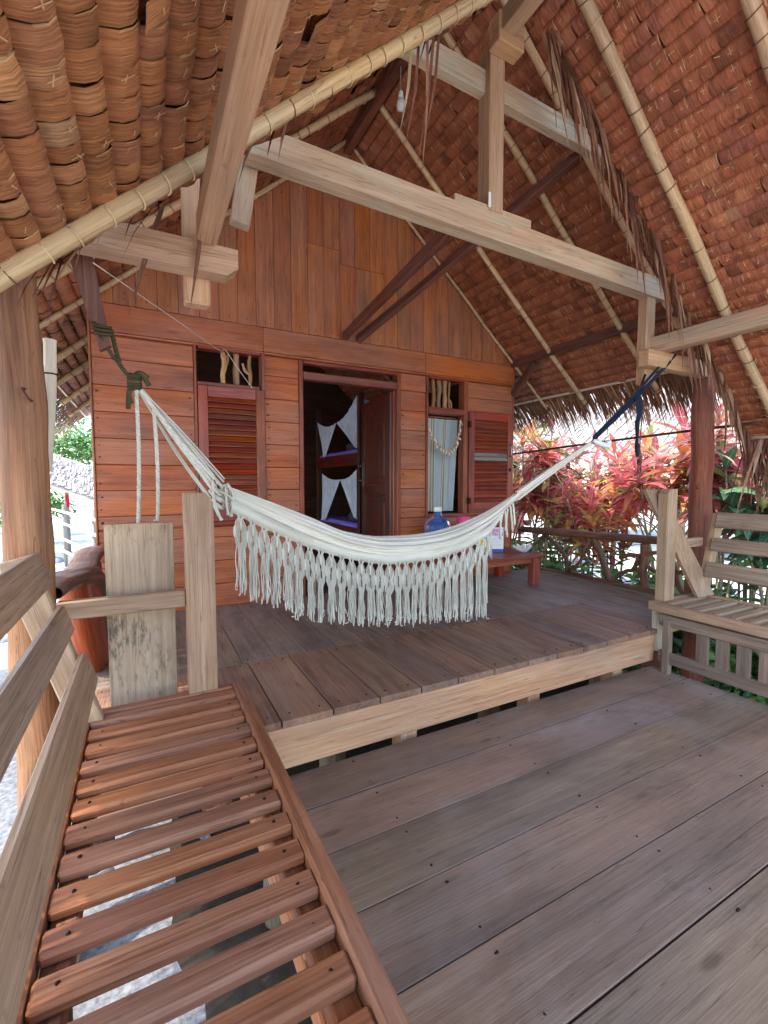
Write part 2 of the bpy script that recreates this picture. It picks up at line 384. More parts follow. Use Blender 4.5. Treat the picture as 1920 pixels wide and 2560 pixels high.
    def build(s, name, mats, parent=None):
        if not isinstance(mats, (list, tuple)): mats = [mats]
        me = bpy.data.meshes.new(name); me.from_pydata(s.v, [], s.f)
        for m in mats: me.materials.append(m)
        me.polygons.foreach_set('material_index', s.mi); me.polygons.foreach_set('use_smooth', s.sm)
        a = me.attributes.new('gc', 'FLOAT_VECTOR', 'POINT'); a.data.foreach_set('vector', np.array(s.g, dtype=np.float32).ravel())
        a = me.attributes.new('rnd', 'FLOAT', 'FACE'); a.data.foreach_set('value', np.array(s.r, dtype=np.float32))
        me.update()
        o = bpy.data.objects.new(name, me); col.objects.link(o)
        if parent is not None:
            o.parent = parent; off = Vector((0, 0, 0)); q = parent
            while q is not None: off += q.location; q = q.parent
            o.location = -off
        return o

def tag(o, label, cat, group=None, kind=None):
    if label: o['label'] = label
    if cat: o['category'] = cat
    if group: o['group'] = group
    if kind: o['kind'] = kind
    return o
def thing(name, label, cat, loc=(0, 0, 0), group=None):
    o = bpy.data.objects.new(name, None); col.objects.link(o); o.location = loc; o.empty_display_size = .1
    return tag(o, label, cat, group)
def struct(name, mb, mats):
    o = mb.build(name, mats); o['kind'] = 'structure'; return o
def wob(i, a=.01, f=1.): return a * noise.noise(Vector((i * f + .37, 3.1, 7.7)))
def lerp(a, b, t): return a + (b - a) * t
def interp(x, tab):
    if x <= tab[0][0]: return tab[0][1]
    for (x0, y0), (x1, y1) in zip(tab, tab[1:]):
        if x <= x1: return lerp(y0, y1, (x - x0) / (x1 - x0))
    return tab[-1][1]
def smoothpath(pts, n):
    """Catmull-Rom through pts"""
    P = [Vector(p) for p in pts]; P = [2 * P[0] - P[1]] + P + [2 * P[-1] - P[-2]]; out = []
    for i in range(1, len(P) - 2):
        for k in range(n):
            t = k / n; a, b, c, d = P[i-1:i+3]
            out.append(.5 * ((2 * b) + (c - a) * t + (2 * a - 5 * b + 4 * c - d) * t * t + (3 * b - a - 3 * c + d) * t ** 3))
    out.append(P[-2]); return out

def prism(mb, poly, y0, y1, mi=0):
    off = Vector((U(0, 50), U(0, 50), U(0, 50))); n = len(poly)
    V = [Vector((p[0], y0, p[1])) for p in poly] + [Vector((p[0], y1, p[1])) for p in poly]
    F = [tuple(range(n)), tuple(reversed(range(n, 2 * n)))] + [((i + 1) % n, i, n + i, n + (i + 1) % n) for i in range(n)]
    ex = max(p[0] for p in poly) - min(p[0] for p in poly); ez = max(p[1] for p in poly) - min(p[1] for p in poly)
    mb.add(V, F, [(Vector((p.x, p.y, p.z)) if ex > ez else Vector((p.z, p.x, p.y))) + off for p in V], mi)

# ------------------------------------------------------------------ world, sun, camera
SUN_EL, SUN_AZ = math.radians(62), math.radians(-100)      # azimuth from +Y towards +X
SKY, SUNP = 1.02, 7.5
w = bpy.data.worlds.new('World'); scene.world = w; w.use_nodes = True
wn = w.node_tree.nodes; bg = wn['Background']
sky = wn.new('ShaderNodeTexSky'); sky.sky_type = 'NISHITA'; sky.sun_disc = False
sky.sun_elevation = SUN_EL; sky.sun_rotation = SUN_AZ; sky.dust_density = 1.2; sky.air_density = 1.0
w.node_tree.links.new(sky.outputs[0], bg.inputs[0]); bg.inputs[1].default_value = SKY
sd = bpy.data.lights.new('sun', 'SUN'); sd.energy = SUNP; sd.angle = math.radians(.5); sd.color = (1, .95, .87)
so = bpy.data.objects.new('sun', sd); col.objects.link(so)
dirv = Vector((math.cos(SUN_EL) * math.sin(SUN_AZ), math.cos(SUN_EL) * math.cos(SUN_AZ), math.sin(SUN_EL)))
so.rotation_euler = dirv.to_track_quat('Z', 'Y').to_euler(); so.location = (6, 4, 12)

cam = bpy.data.cameras.new('camera'); co = bpy.data.objects.new('camera', cam); col.objects.link(co); scene.camera = co
yaw, pitch, roll = .484, -.0621, -.0016
cam.sensor_fit = 'VERTICAL'; cam.sensor_height = 24; cam.lens = 1134.1 / 2560 * 24; cam.clip_start = .02; cam.clip_end = 500
fw = Vector((math.sin(yaw) * math.cos(pitch), math.cos(yaw) * math.cos(pitch), math.sin(pitch)))
rt = Vector((math.cos(yaw), -math.sin(yaw), 0)); upv = rt.cross(fw)
rt, upv = math.cos(roll) * rt + math.sin(roll) * upv, -math.sin(roll) * rt + math.cos(roll) * upv
co.matrix_world = Matrix.Translation((-1.1428, -4.0568, 1.05)) @ Matrix((rt, upv, -fw)).transposed().to_4x4()

vs = scene.view_settings; vs.view_transform = 'Standard'; vs.look = 'None'; vs.exposure = 0; vs.gamma = 1
scene.cycles.use_denoising = True
scene.cycles.max_bounces = 8; scene.cycles.diffuse_bounces = 6; scene.cycles.transparent_max_bounces = 8
scene.cycles.sample_clamp_indirect = 8

XC, AP, SL = .61, 4.25, .86          # main roof axis, apex, slope
FXC, FAP, FSL = .63, 3.62, .90       # porch roof
XL, XR = -1.47, 2.69
def mainz(x): return AP - SL * abs(x - XC)
def porchz(x): return FAP - FSL * abs(x - FXC)

# ------------------------------------------------------------------ ground
mb = MB()
def gfn(u, v):
    x, y = -160 + 320 * u, -160 + 320 * v
    x = math.copysign(abs(x / 160) ** 2.2 * 160, x); y = math.copysign(abs(y / 160) ** 2.2 * 160, y)
    return (x, y, -.78 + .05 * noise.noise(Vector((x * .35, y * .35, 0))))
mb.grid(gfn, 90, 90)
struct('ground', mb, M['ground'])

# ------------------------------------------------------------------ decks
mb = MB()
# inner boards run front to back, from the wall out to y=-1.37; those right of x=2.24 run to the front edge
x = -1.66; k = 0
while x < 2.98:
    wd = .2 + wob(k, .02, 3.3) if x < .2 else .235 + wob(k, .02, 3.3); k += 1
    x1 = min(x + wd, 3.0)
    if x1 > 2.1 and x < 2.24: x1 = 2.24
    ye = -1.372 if x1 <= 2.25 else -2.12
    mb.box(((x + x1) / 2, (ye + .02) / 2, -.0175 + U(-.002, .001)), (x1 - x - U(.004, .009), .02 - ye, .035), None, 0, .0012)
    for yy in (-.06, -.7, ye + .05):
        for xx in (x + .04, x1 - .04): mb.tube([(xx, yy, -.004), (xx, yy, .0012)], .004, 6, 1)
    x = x1
mb.box((3.01, -1.03, -.03), (.03, 2.2, .10), None, 0, .004)
for yy in (-.3, -1.0, -1.32): mb.box((.6, yy, -.09), (4.6, .06, .10), None, 0)
up_deck = struct('upper_deck', mb, [M['deck'], M['nail_gap_shade']])
mb = MB()
edges = [-1.42, -1.13, -.89, -.64, -.395, -.15, .09, .325, .58, .835, 1.08, 1.32, 1.555, 1.79, 2.03, 2.238]
for k, (a, b) in enumerate(zip(edges, edges[1:])):
    j = U(-.008, .012)
    mb.box(((a + b) / 2, (-1.378 - 2.128 + j) / 2, -.0155 + U(-.002, .002)), (b - a - U(.005, .009), .75 + j, .035), None, 0, .0015)
    for xx in (a + .05, b - .05):
        for yy in (-1.42, -2.07): mb.tube([(xx + U(-.01, .01), yy + U(-.01, .01), -.004), (xx, yy, .0035)], .0045, 6, 1)
tag(mb.build('front_strip', [M['deck2'], M['nail_gap_shade']], up_deck), None, None)
mb = MB()
mb.box((.335, -2.095, -.13), (3.51, .05, .195), None, 0, .005)
for xx in (.05, .95, 1.75): mb.box((xx, -2.02, -.30), (.10, .10, .24), None, 0)
mb.build('front_beam', M['front'], up_deck)
mb = MB()
for xx in (-1.4, -.2, 1.0, 2.2, 2.9):
    for yy in (-.2, -1.6):
        mb.tube([(xx, yy, -.85), (xx, yy, -.1)], .08, 10)
mb.build('stilt', M['trunk'], up_deck)

mb = MB()
ys = [-2.105, -2.352, -2.60, -2.85, -3.102, -3.352, -3.60, -3.85, -4.1, -4.35, -4.6, -4.85]
for k, (a, b) in enumerate(zip(ys, ys[1:])):
    x1 = 2.085 + U(-.01, .015); x0 = -.80
    mb.box(((x0 + x1) / 2, (a + b) / 2, -.2875 + U(-.0015, .0015)), (x1 - x0, a - b - U(.004, .009), .035), None, 0, .001)
    for xx in (-.3, .45, 1.2, 1.95):
        for yy in (a - .04, b + .04): mb.tube([(xx + U(-.02, .02), yy, -.275), (xx, yy, -.2688)], .0045, 6, 1)
for xx in (-.6, .3, 1.2, 1.95): mb.box((xx, -3.4, -.36), (.07, 2.7, .1), None, 0)
for b in ys[1:-1]: mb.box((.64, b, -.288), (2.84, .012, .024), None, 1, .0005)  # dark strips in the seams, standing in for the shade below the boards
low_deck = struct('lower_deck', mb, [M['lower'], M['nail_gap_shade']])
mb = MB()
for xx in (-.7, .6, 1.95):
    for yy in (-2.3, -3.5, -4.7): mb.tube([(xx, yy, -.85), (xx, yy, -.31)], .07, 10)
mb.build('stilt', M['trunk'], low_deck)
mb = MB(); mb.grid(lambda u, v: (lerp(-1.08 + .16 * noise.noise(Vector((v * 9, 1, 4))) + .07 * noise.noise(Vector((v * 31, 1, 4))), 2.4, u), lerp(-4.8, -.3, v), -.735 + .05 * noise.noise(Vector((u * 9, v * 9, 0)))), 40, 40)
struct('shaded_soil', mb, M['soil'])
mb = MB(); mb.grid(lambda u, v: (lerp(-2.5 + .5 * noise.noise(Vector((v * 8, 7, 4))), -.9, u), lerp(-4.9, 1.5, v), -.752 + .04 * noise.noise(Vector((u * 6, v * 14, 0)))), 24, 60)
struct('gravel_ground', mb, M['gravel'])

# ------------------------------------------------------------------ house
house = thing('wooden_house', 'red varnished plank house with open door, louvred shutters and a high thatched gable roof', 'house', (XC, 2, 0))
DX0, DX1, DZ = .116, 1.18, 2.17
LW = (-.765, -.19, .70, 2.18); RW = (1.486, 2.03, .69, 2.175)
mb = MB()
z = 0.0; rows = []
while z < 2.40:
    z1 = min(z + .2, 2.41)
    if 2.41 - z1 < .06: z1 = 2.41
    rows.append((z, z1)); z = z1
def hole_split(x0, x1, za, zb, holes):
    segs = [(x0, x1)]
    for (a, b, c, d) in holes:
        if zb > c + .01 and za < d - .01:
            ns = []
            for (s, e) in segs:
                if b <= s or a >= e: ns.append((s, e)); continue
                if a > s: ns.append((s, a))
                if b < e: ns.append((b, e))
            segs = ns
    return segs
holes = [(DX0, DX1, 0, DZ), LW, RW]
for i, (za, zb) in enumerate(rows):
    cuts = sorted({za, zb} | {h for hh in holes for h in hh[2:] if za < h < zb})
    for ca, cb in zip(cuts, cuts[1:]):
        for (s, e) in hole_split(XL, XR, ca, cb, holes):
            parts = [(s, e)]
            mb.box(((s + e) / 2, .029, (ca + cb) / 2), (e - s - .002, .008, cb - ca), None, 2, .0003)  # unseen lining added behind the boards to stop light leaking through the gaps
            if e - s > 2.5: parts = [(s, -.195), (-.195, 1.479), (1.479, e)]
            for (s2, e2) in parts:
                mb.box(((s2 + e2) / 2, .012 + U(-.0015, .0015), (ca + cb) / 2), (e2 - s2 - .0015, .024, cb - ca - .0035), None, 0, .0035)
                if cb - ca > .1:
                    for xx in (s2 + .03, e2 - .03):
                        for zz in (ca + .055, cb - .05):
                            if rnd() < (.85 if (abs(xx - DX0) < .1 or abs(xx - DX1) < .1 or abs(xx - XL) < .1 or abs(xx - RW[0]) < .1 or abs(xx - LW[1]) < .1 or abs(xx - LW[0]) < .1) else .25):
                                rr = U(.004, .009) if ca < 1.7 else .003
                                mb.box((xx + U(-.006, .006), -.0005, zz), (rr * U(1.5, 3), .004, rr * U(.9, 1.4)), None, 1, .004)
mb.build('front_wall', [M['wall'], M['nail_gap_shade'], M['inside']], house)
# gable boards
mb = MB(); x = XL; k = 0
while x < XR - .01:
    x1 = min(x + .155 + wob(k, .012, 2.1), XR); k += 1
    zt = min(mainz(x), mainz(x1)); xm = (x + x1) / 2
    def col_board(za, zbL, zbR):
        off = Vector((U(0, 50), U(0, 50), U(0, 50))); yf = .006 + U(-.002, .002); a, b = x + .0018, x1 - .0018
        V = [(a, yf, za), (b, yf, za), (b, yf, zbR), (a, yf, zbL), (a, yf + .02, za), (b, yf + .02, za), (b, yf + .02, zbR), (a, yf + .02, zbL)]
        mb.add(V, [(0, 1, 2, 3), (1, 5, 6, 2), (4, 0, 3, 7), (5, 4, 7, 6), (4, 5, 1, 0), (3, 2, 6, 7)], [Vector((p[2], p[0], p[1])) + off for p in V], 0)
    if .25 < xm < .95 and zt > 3.3:
        j = 3.22 if xm < .5 else 3.1; col_board(2.413, j - .002, j - .002); col_board(j + .002, mainz(x), mainz(x1))
    else: col_board(2.413, mainz(x), mainz(x1))
    for zz in (2.46, zt - .06 if zt > 2.6 else 2.5):
        mb.tube([(xm, .006, zz), (xm, .0015, zz)], .0045, 6, 1)
    x = x1
mb.build('gable_wall', [M['gable'], M['nail_gap_shade']], house)
# remaining walls and the dark room
for xx in (XL + .02, XR - .02):
    mb = MB()
    for i in range(12):
        segs = [(.05, 4.05)] if xx > 0 or not 2 <= i <= 10 else [(.05, .45), (2.9, 4.05)]  # unseen opening added in the left wall to let daylight onto the bunk nets
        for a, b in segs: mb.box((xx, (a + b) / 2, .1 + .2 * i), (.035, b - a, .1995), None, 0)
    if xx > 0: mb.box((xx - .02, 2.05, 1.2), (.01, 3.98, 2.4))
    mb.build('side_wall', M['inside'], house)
mb = MB()
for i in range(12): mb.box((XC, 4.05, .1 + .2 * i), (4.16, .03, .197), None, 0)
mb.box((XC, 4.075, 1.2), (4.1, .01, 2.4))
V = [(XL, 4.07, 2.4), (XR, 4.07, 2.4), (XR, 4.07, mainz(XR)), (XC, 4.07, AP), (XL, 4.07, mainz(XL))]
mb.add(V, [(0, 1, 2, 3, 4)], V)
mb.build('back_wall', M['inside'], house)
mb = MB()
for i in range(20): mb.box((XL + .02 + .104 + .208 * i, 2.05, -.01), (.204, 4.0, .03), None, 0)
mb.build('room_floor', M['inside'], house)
# corner boards
for xx in (XL - .008, XR + .009):
    mb = MB(); mb.box((xx, .03, 1.2), (.015, .08, 2.4)); mb.build('corner_board', M['wall'], house)

# door frame and door
mb = MB()
mb.box((DX0 + .02, .03, 1.085), (.04, .09, 2.17), None, 0, .006); mb.box((DX1 - .022, .03, 1.085), (.044, .09, 2.17), None, 0, .006)
mb.box(((DX0 + DX1) / 2, .028, 2.035), (DX1 - DX0 - .084, .085, .07), None, 0, .006)
mb.box(((DX0 + DX1) / 2, .03, 2.156), (DX1 - DX0 - .084, .08, .028), None, 0, .005)
mb.box((DX0 + .049, .05, 1.0), (.015, .03, 1.99), None, 0); mb.box((DX1 - .052, .05, 1.0), (.015, .03, 1.99), None, 0)
mb.build('door_frame', M['trim'], house)
mb = MB()   # leaf swung in ~95 deg, hinged at right jamb
hx, hy = 1.115, .07
ang = math.radians(85)
ux = Vector((-math.cos(PI - ang) if False else math.cos(ang), math.sin(ang), 0))   # along the leaf
ny = Vector((-ux.y, ux.x, 0))                                                     # thickness direction (towards -x)
R = Matrix((ux, ny, Vector((0, 0, 1)))).transposed()
def leafbox(m, a, b, za, zb, t, off=0, ch=.004, mi=0):
    m.box(Vector((hx, hy, 0)) + ux * ((a + b) / 2) + ny * off + Vector((0, 0, (za + zb) / 2)), (b - a, t, zb - za), R, mi, ch)
LWD = .86
leafbox(mb, 0, .11, .03, 1.985, .038); leafbox(mb, LWD - .11, LWD, .03, 1.985, .038)
for za, zb in ((.03, .20), (.93, 1.05), (1.86, 1.985)): leafbox(mb, .11, LWD - .11, za, zb, .037)
door = mb.build('door', M['door'], house)
mb = MB()
for za, zb in ((.20, .93), (1.05, 1.86)):
    leafbox(mb, .11, LWD - .11, za, zb, .014)
    for m1, m2 in ((.17, LWD - .17),): leafbox(mb, m1, m2, za + .07, zb - .07, .026, 0, .01)
mb.build('panel', M['door'], door)
mb = MB()
hp = Vector((hx, hy, 0)) + ux * (LWD - .05) + ny * .022
mb.beam(hp + Vector((0, 0, 1.02)), hp + Vector((0, 0, 1.30)), .035, .004, up=ny)
for zz in (1.26, 1.09):
    q = hp + Vector((0, 0, zz)); mb.tube(smoothpath([q, q + ny * .045, q + ny * .05 - ux * .03, q + ny * .05 - ux * .10], 4), .008, 8)
mb.build('handle', M['metal'], door)

# windows
def window_frame(x0, x1, z0, z1, zt, tw, right_post=.045):
    mb = MB()
    mb.box((x0 + .011, .03, (z0 + z1) / 2), (.022, .10, z1 - z0), None, 0, .004)
    mb.box((x1 - right_post / 2, .03, (z0 + z1) / 2), (right_post, .10, z1 - z0), None, 0, .004)
    mb.box(((x0 + x1) / 2, .034, z1 - .010), (x1 - x0 - .07, .095, .02), None, 0, .004)
    mb.box(((x0 + x1) / 2 - .01, .028, zt), (x1 - x0 - .07, .10, tw), None, 0, .004)
    mb.box(((x0 + x1) / 2, .02, z0 + .018), (x1 - x0 + .02, .11, .034), None, 0, .004)
    return mb.build('window_frame', M['trim'], house)
fl = window_frame(*LW, 1.877, .03, .03)
fr = window_frame(*RW, 1.825, .065, .06)
def stick(parent, pts, r):
    mb = MB(); mb.tube(smoothpath(pts, 5), [r * U(.85, 1.15) for _ in range((len(pts) - 1) * 5 + 1)], 9, wob=.2); return mb.build('stick', M['stick'], parent)
stick(fl, [(-.525, .05, 1.885), (-.53, .05, 1.98), (-.515, .045, 2.06), (-.525, .05, 2.17)], .022)
mb_ = [(-.52, .045, 2.03), (-.49, .04, 2.08), (-.485, .045, 2.15)]; stick(fl, mb_, .011)
stick(fl, [(-.415, .05, 1.885), (-.42, .05, 2.0), (-.415, .05, 2.17)], .026)
stick(fl, [(-.305, .05, 1.885), (-.30, .05, 2.0), (-.31, .05, 2.08), (-.30, .05, 2.17)], .016)
stick(fl, [(-.30, .05, 2.0), (-.345, .045, 2.03), (-.365, .05, 2.09)], .012)
for xx, r in ((1.545, .012), (1.605, .022), (1.68, .024), (1.755, .026), (1.82, .013)):
    stick(fr, [(xx, .05, 1.855), (xx + U(-.012, .012), .05, 1.96), (xx + U(-.012, .012), .05, 2.05), (xx + U(-.005, .005), .05, 2.16)], r)
stick(fr, [(1.815, .05, 1.97), (1.845, .048, 1.93), (1.85, .05, 1.86)], .010)
stick(fr, [(1.545, .05, 1.99), (1.52, .045, 2.05), (1.51, .05, 2.12)], .007)
def shutter(x0, x1, z0, z1, y, pitch, pale=()):
    mb = MB(); sw = .075
    mb.box((x0 + sw / 2, y, (z0 + z1) / 2), (sw, .032, z1 - z0), None, 0, .004); mb.box((x1 - sw / 2, y, (z0 + z1) / 2), (sw, .032, z1 - z0), None, 0, .004)
    mb.box(((x0 + x1) / 2, y, z1 - .045), (x1 - x0 - 2 * sw, .031, .09), None, 0, .004); mb.box(((x0 + x1) / 2, y, z0 + .06), (x1 - x0 - 2 * sw, .031, .12), None, 0, .004)
    sh = mb.build('shutter', M['trim'], house)
    z = z0 + .145; k = 0
    mbl = MB()
    Rl = Matrix.Rotation(math.radians(-38), 3, 'X')
    while z < z1 - .10:
        mbl.box(((x0 + x1) / 2, y + U(-.001, .001), z), (x1 - x0 - 2 * sw + .01, .008, .052), Rl, 1 if k in pale else 0, .002); z += pitch; k += 1
    mbl.build('louvres', [M['trim'], M['grey']], sh)
    return sh
sl_ = shutter(-.738, -.197, .735, 1.862, -.012, .046)
sr_ = shutter(2.03, 2.665, .725, 1.845, -.03, .046, (10, 11))
mb = MB(); mb.tube(smoothpath([(2.615, -.046, 1.50), (2.615, -.075, 1.48), (2.615, -.075, 1.38), (2.615, -.046, 1.36)], 4), .007, 8)
ml = MB(); ml.box((2.62, -.05, 1.21), (.03, .01, .04)); ml.build('latch', M['nail_gap_shade'], sr_)
mb.build('handle', M['metal'], sr_)
for zz in (.86, 1.7):
    mb = MB(); mb.box((2.034, -.04, zz), (.03, .035, .07)); mb.build('hinge', M['nail_gap_shade'], sr_)

# ------------------------------------------------------------------ thatch
def thatch_slope(name, parent, xc, ap, sl, sgn, L, y0, y1, row, lw, mat, bul=1.0):
    n = Vector((-sgn * sl, 0, -1)).normalized()              # inward (down) normal
    d = Vector((sgn, 0, -sl)).normalized()                   # down the slope
    org = Vector((xc, 0, ap))
    def P(s, y, off): return org + d * s + n * off + Vector((0, y, 0))
    mb = MB(); st = MB()
    nr = int(L / row)
    for i in range(nr):
        s0 = i * row; y = y0 - U(0, lw); ph = U(0, 10); rowr = U(-.12, .12)
        while y < y1:
            wd = lw * U(.8, 1.2); tw = U(-.5, .5) * row * .07; sk = U(-.008, .008); lift = U(-.001, .0025)
            wv = .012 * noise.noise(Vector((y * 1.3, i * 1.7, ph))) 
            prof = [(0, -.003), (.06, .018), (.28, .0235), (.62, .019), (1.2, -.012)]
            if rnd() < .015: prof = [(0, .0), (.07, .020), (.30, .028), (.62, .03), (.92, .034)]
            vs = []; gc = []; off = Vector((U(0, 30), U(0, 30), 0)); wf = U(.985, 1.09)
            e0, e1 = U(-.001, .0028) * bul, U(-.0025, .0008) * bul; pe = rnd() < .45
            cols = (0, U(.05, .1), .5, 1)
            for a, nn in prof:
                for ib, b in enumerate(cols):
                    yy = y + wd * b * wf + sk * a; ss = s0 + a * row + tw * (b - .5) + wv * (1 if a < 1 else .4)
                    up = (e0, e0 * .3, .002, e1)[ib] if a > 0 else 0
                    vs.append(P(ss + U(-.003, .003), yy + U(-.002, .002), nn * bul + lift + up + U(-.0016, .0016))); gc.append(Vector((ss, yy, 0)) + off)
            F = []; E_ = []
            for a in range(4):
                for b in range(3): (E_ if b == 0 and pe and a < 3 else F).append((a * 4 + b, a * 4 + b + 1, a * 4 + b + 5, a * 4 + b + 4))
            rr = min(1, max(0, random.gauss(.5, .2) + rowr))
            mb.add(vs, F, gc, 0, rr, True)
            if E_: mb.add(vs, E_, gc, 1, rr, True)
            if rnd() < .5:
                q = U(.22, .5); yy = y + wd * U(.1, .5); ln = U(.012, .03)
                a_ = P(s0 + q * row, yy, .0235 * bul + .005); b_ = P(s0 + (q + U(-.15, .15)) * row, yy + ln, .0235 * bul + .005)
                st.strip([a_, b_], .0018, d)
                if rnd() < .5: st.strip([P(s0 + (q - .22) * row, yy + ln * .5, .0235 * bul + .005), P(s0 + (q + .2) * row, yy + ln * .5, .0235 * bul + .005)], .0014, (0, 1, 0))
            y += wd
    # weatherproof outer layers
    for k in range(2):
        off = -.012 - .09 * k
        mb.grid(lambda u, v: P(u * L, lerp(y0, y1, v), off), 1, 1, 0, .15)
    mb.add([P(0, y0, -.012), P(L, y0, -.012), P(L, y0, -.1), P(0, y0, -.1)], [(0, 1, 2, 3)], [(0, 0, 0)] * 4, 0, .3)
    o = mb.build(name, [mat, M['thatchedge']], parent)
    st.build('stitching', M['stitch'], o)
    return P
LM = 3.42
PmR = thatch_slope('thatch', house, XC, AP, SL, 1, LM, -2.62, 4.3, .098, .075, M['thatch2'], .68)
PmL = thatch_slope('thatch', house, XC, AP, SL, -1, LM, -2.62, 4.3, .098, .075, M['thatch2'], .68)
def eave_fringe(P, parent, sgn, L, y0, y1, dens, ln, mat):
    mb = MB(); n = int((y1 - y0) * dens)
    for i in range(n):
        y = U(y0, y1); s = L - U(.0, .22); o = -U(.0, .09); l = U(*ln)
        a = P(s, y, o); dv = (P(s + 1, y, o) - a); 
        sp = Vector((sgn * U(.3, .95), U(-.25, .25), -U(.55, 1.0))).normalized(); sp = (dv * U(.4, 1) + sp * U(.3, 1)).normalized()
        p1 = a + sp * l * .5; p2 = p1 + (sp + Vector((0, U(-.1, .1), -.35))).normalized() * l * .5
        ww = U(.003, .011)
        sd = Vector((U(-.3, .3), 1, U(-.3, .3)))
        mb.strip([a, p1, p2], [ww, ww * .9, .0006], sd)
    return mb.build('thatch_fringe', mat, parent)
eave_fringe(PmR, house, 1, LM, -2.62, 4.3, 330, (.3, .62), M['fringe'])
eave_fringe(PmL, house, -1, LM, -2.62, 4.3, 260, (.3, .62), M['fringe'])
def rafter(parent, P, y, s0, s1, r, tie_step, mat, light=.3):
    mb = MB(); N = 40
    pts = [P(lerp(s0, s1, i / N), y + .012 * noise.noise(Vector((i * .13, y * 3, 0))), .018 + r * .75) for i in range(N + 1)]
    rad = [r * (1.07 if i % 6 == 0 else 1) for i in range(N + 1)]
    # half round culm, flat face outwards: squashed tube
    mb.tube(pts, rad, 10)
    o = mb.build('rafter', mat, parent)
    t = MB(); s = s0 + .05
    while s < s1 - .02:
        c = P(s, y, .018 + r * .75); n = (P(s, y, 1) - P(s, y, 0)).normalized(); d = (P(s + 1, y, 0) - P(s, y, 0)).normalized(); yv = Vector((0, 1, 0)); tl = U(-.25, .25)
        ring = [c + (yv * math.cos(a) + n * math.sin(a)) * (r + .0035) + d * (tl * r * math.cos(a)) for a in [PI * (-.12 + 1.24 * k / 8) for k in range(9)]]
        t.tube(ring, .0028, 5, 1 if rnd() < light else 0)
        s += tie_step * U(.85, 1.15)
    t.build('binding', [M['tie'], M['tielight']], o)
for y in (-.56, -1.37, -1.80, -2.35, .8, 1.6, 2.4): rafter(house, PmR, y, .05, 3.48 + U(-.04, .04), .024, .105, M['bamboo'])
rafter(house, PmR, -.018, .0, 3.48, .014, .15, M['bamboo'])
for y in (-.64, -1.37, -1.80, -2.35, .80, 1.52, 2.38, 3.2): rafter(house, PmL, y, .05, 3.46 + U(-.03, .03), .027, .105, M['bamboo'])
rafter(house, PmL, -.03, .0, 3.46, .02, .12, M['bamboo'])
for P_, sg in ((PmR, 1), (PmL, -1)):
    mb = MB(); mb.tube([P_(3.33, y, .012) for y in np.linspace(-2.6, 4.3, 24)], .014, 8); mb.build('eave_lath', M['paleb'], house)
mb = MB(); prism(mb, [(XC - .5, mainz(XC - .5) + .03), (XC, AP + .04), (XC + .5, mainz(XC + .5) + .03), (XC + .5, mainz(XC + .5) + .10), (XC, AP + .13), (XC - .5, mainz(XC - .5) + .10)], -2.64, 4.3); mb.build('ridge_cap', M['roofgrey'], house)
mb = MB(); mb.box((XC, .75, 4.15), (.07, 6.4, .10)); mb.build('ridge_beam', M['dark'], house)
mb = MB(); mb.box((XR, -.97, 2.445), (.07, 1.94, .10)); mb.build('wall_plate', M['dark'], house)
mb = MB(); mb.box((XL, -.97, 2.445), (.07, 1.94, .10)); mb.build('wall_plate', M['dark'], house)
mb = MB(); mb.beam((2.69, -.01, 2.08), (2.69, -.34, 2.385), .05, .085, up=(0, .7, .7)); mb.build('brace', M['dark'], house)
mb = MB(); mb.beam((.575, .0, 2.445), (.43, -1.88, 2.49), .05, .075); mb.build('joist', M['dark'], house)
mb = MB(); mb.beam((.707, .0, 2.43), (1.66, -1.80, 3.385), .05, .075, up=(0, .5, .8)); mb.build('joist', M['dark'], house)
mb = MB(); mb.beam((-.50, -1.93, 3.32), (1.70, -1.93, 3.255), .06, .125); mb.build('collar_beam', M['mossy'], house)
mb = MB(); mb.beam((-.68, -1.86, 2.52), (-.735, -1.90, 2.20), .05, .085, up=(1, 0, 0)); mb.build('strut', M['mossy'], house)

# ------------------------------------------------------------------ porch roof and its frame
porch = thing('porch_roof', 'lower thatched porch roof on tree trunk posts with timber tie beam and king post', 'porch roof', (FXC, -3, 0))
LF = 3.36; YB, YF = -2.22, -4.25
PfR = thatch_slope('thatch', porch, FXC, FAP, FSL, 1, LF, YF, YB, .078, .062, M['thatchr'], .55)
PfL = thatch_slope('thatch', porch, FXC, FAP, FSL, -1, LF, YF, YB, .088, .085, M['thatch'], .9)
eave_fringe(PfR, porch, 1, LF, YF, YB, 260, (.3, .6), M['fringe'])
eave_fringe(PfL, porch, -1, LF, YF, YB, 160, (.3, .6), M['fringe'])
for y in (-2.43, -2.97, -3.5, -4.1): rafter(porch, PfR, y, .02, 3.33, .030, .105, M['bamboo'], .5)
for y in (-2.33, -3.5, -4.1): rafter(porch, PfL, y, .02, 3.33, .03, .115, M['bamboo'], .7)
for P_, sg in ((PfR, 1), (PfL, -1)):
    mb = MB(); mb.tube([P_(3.30, y, .012) for y in np.linspace(YF, YB, 10)], .016, 8); mb.build('eave_lath', M['paleb'], porch)
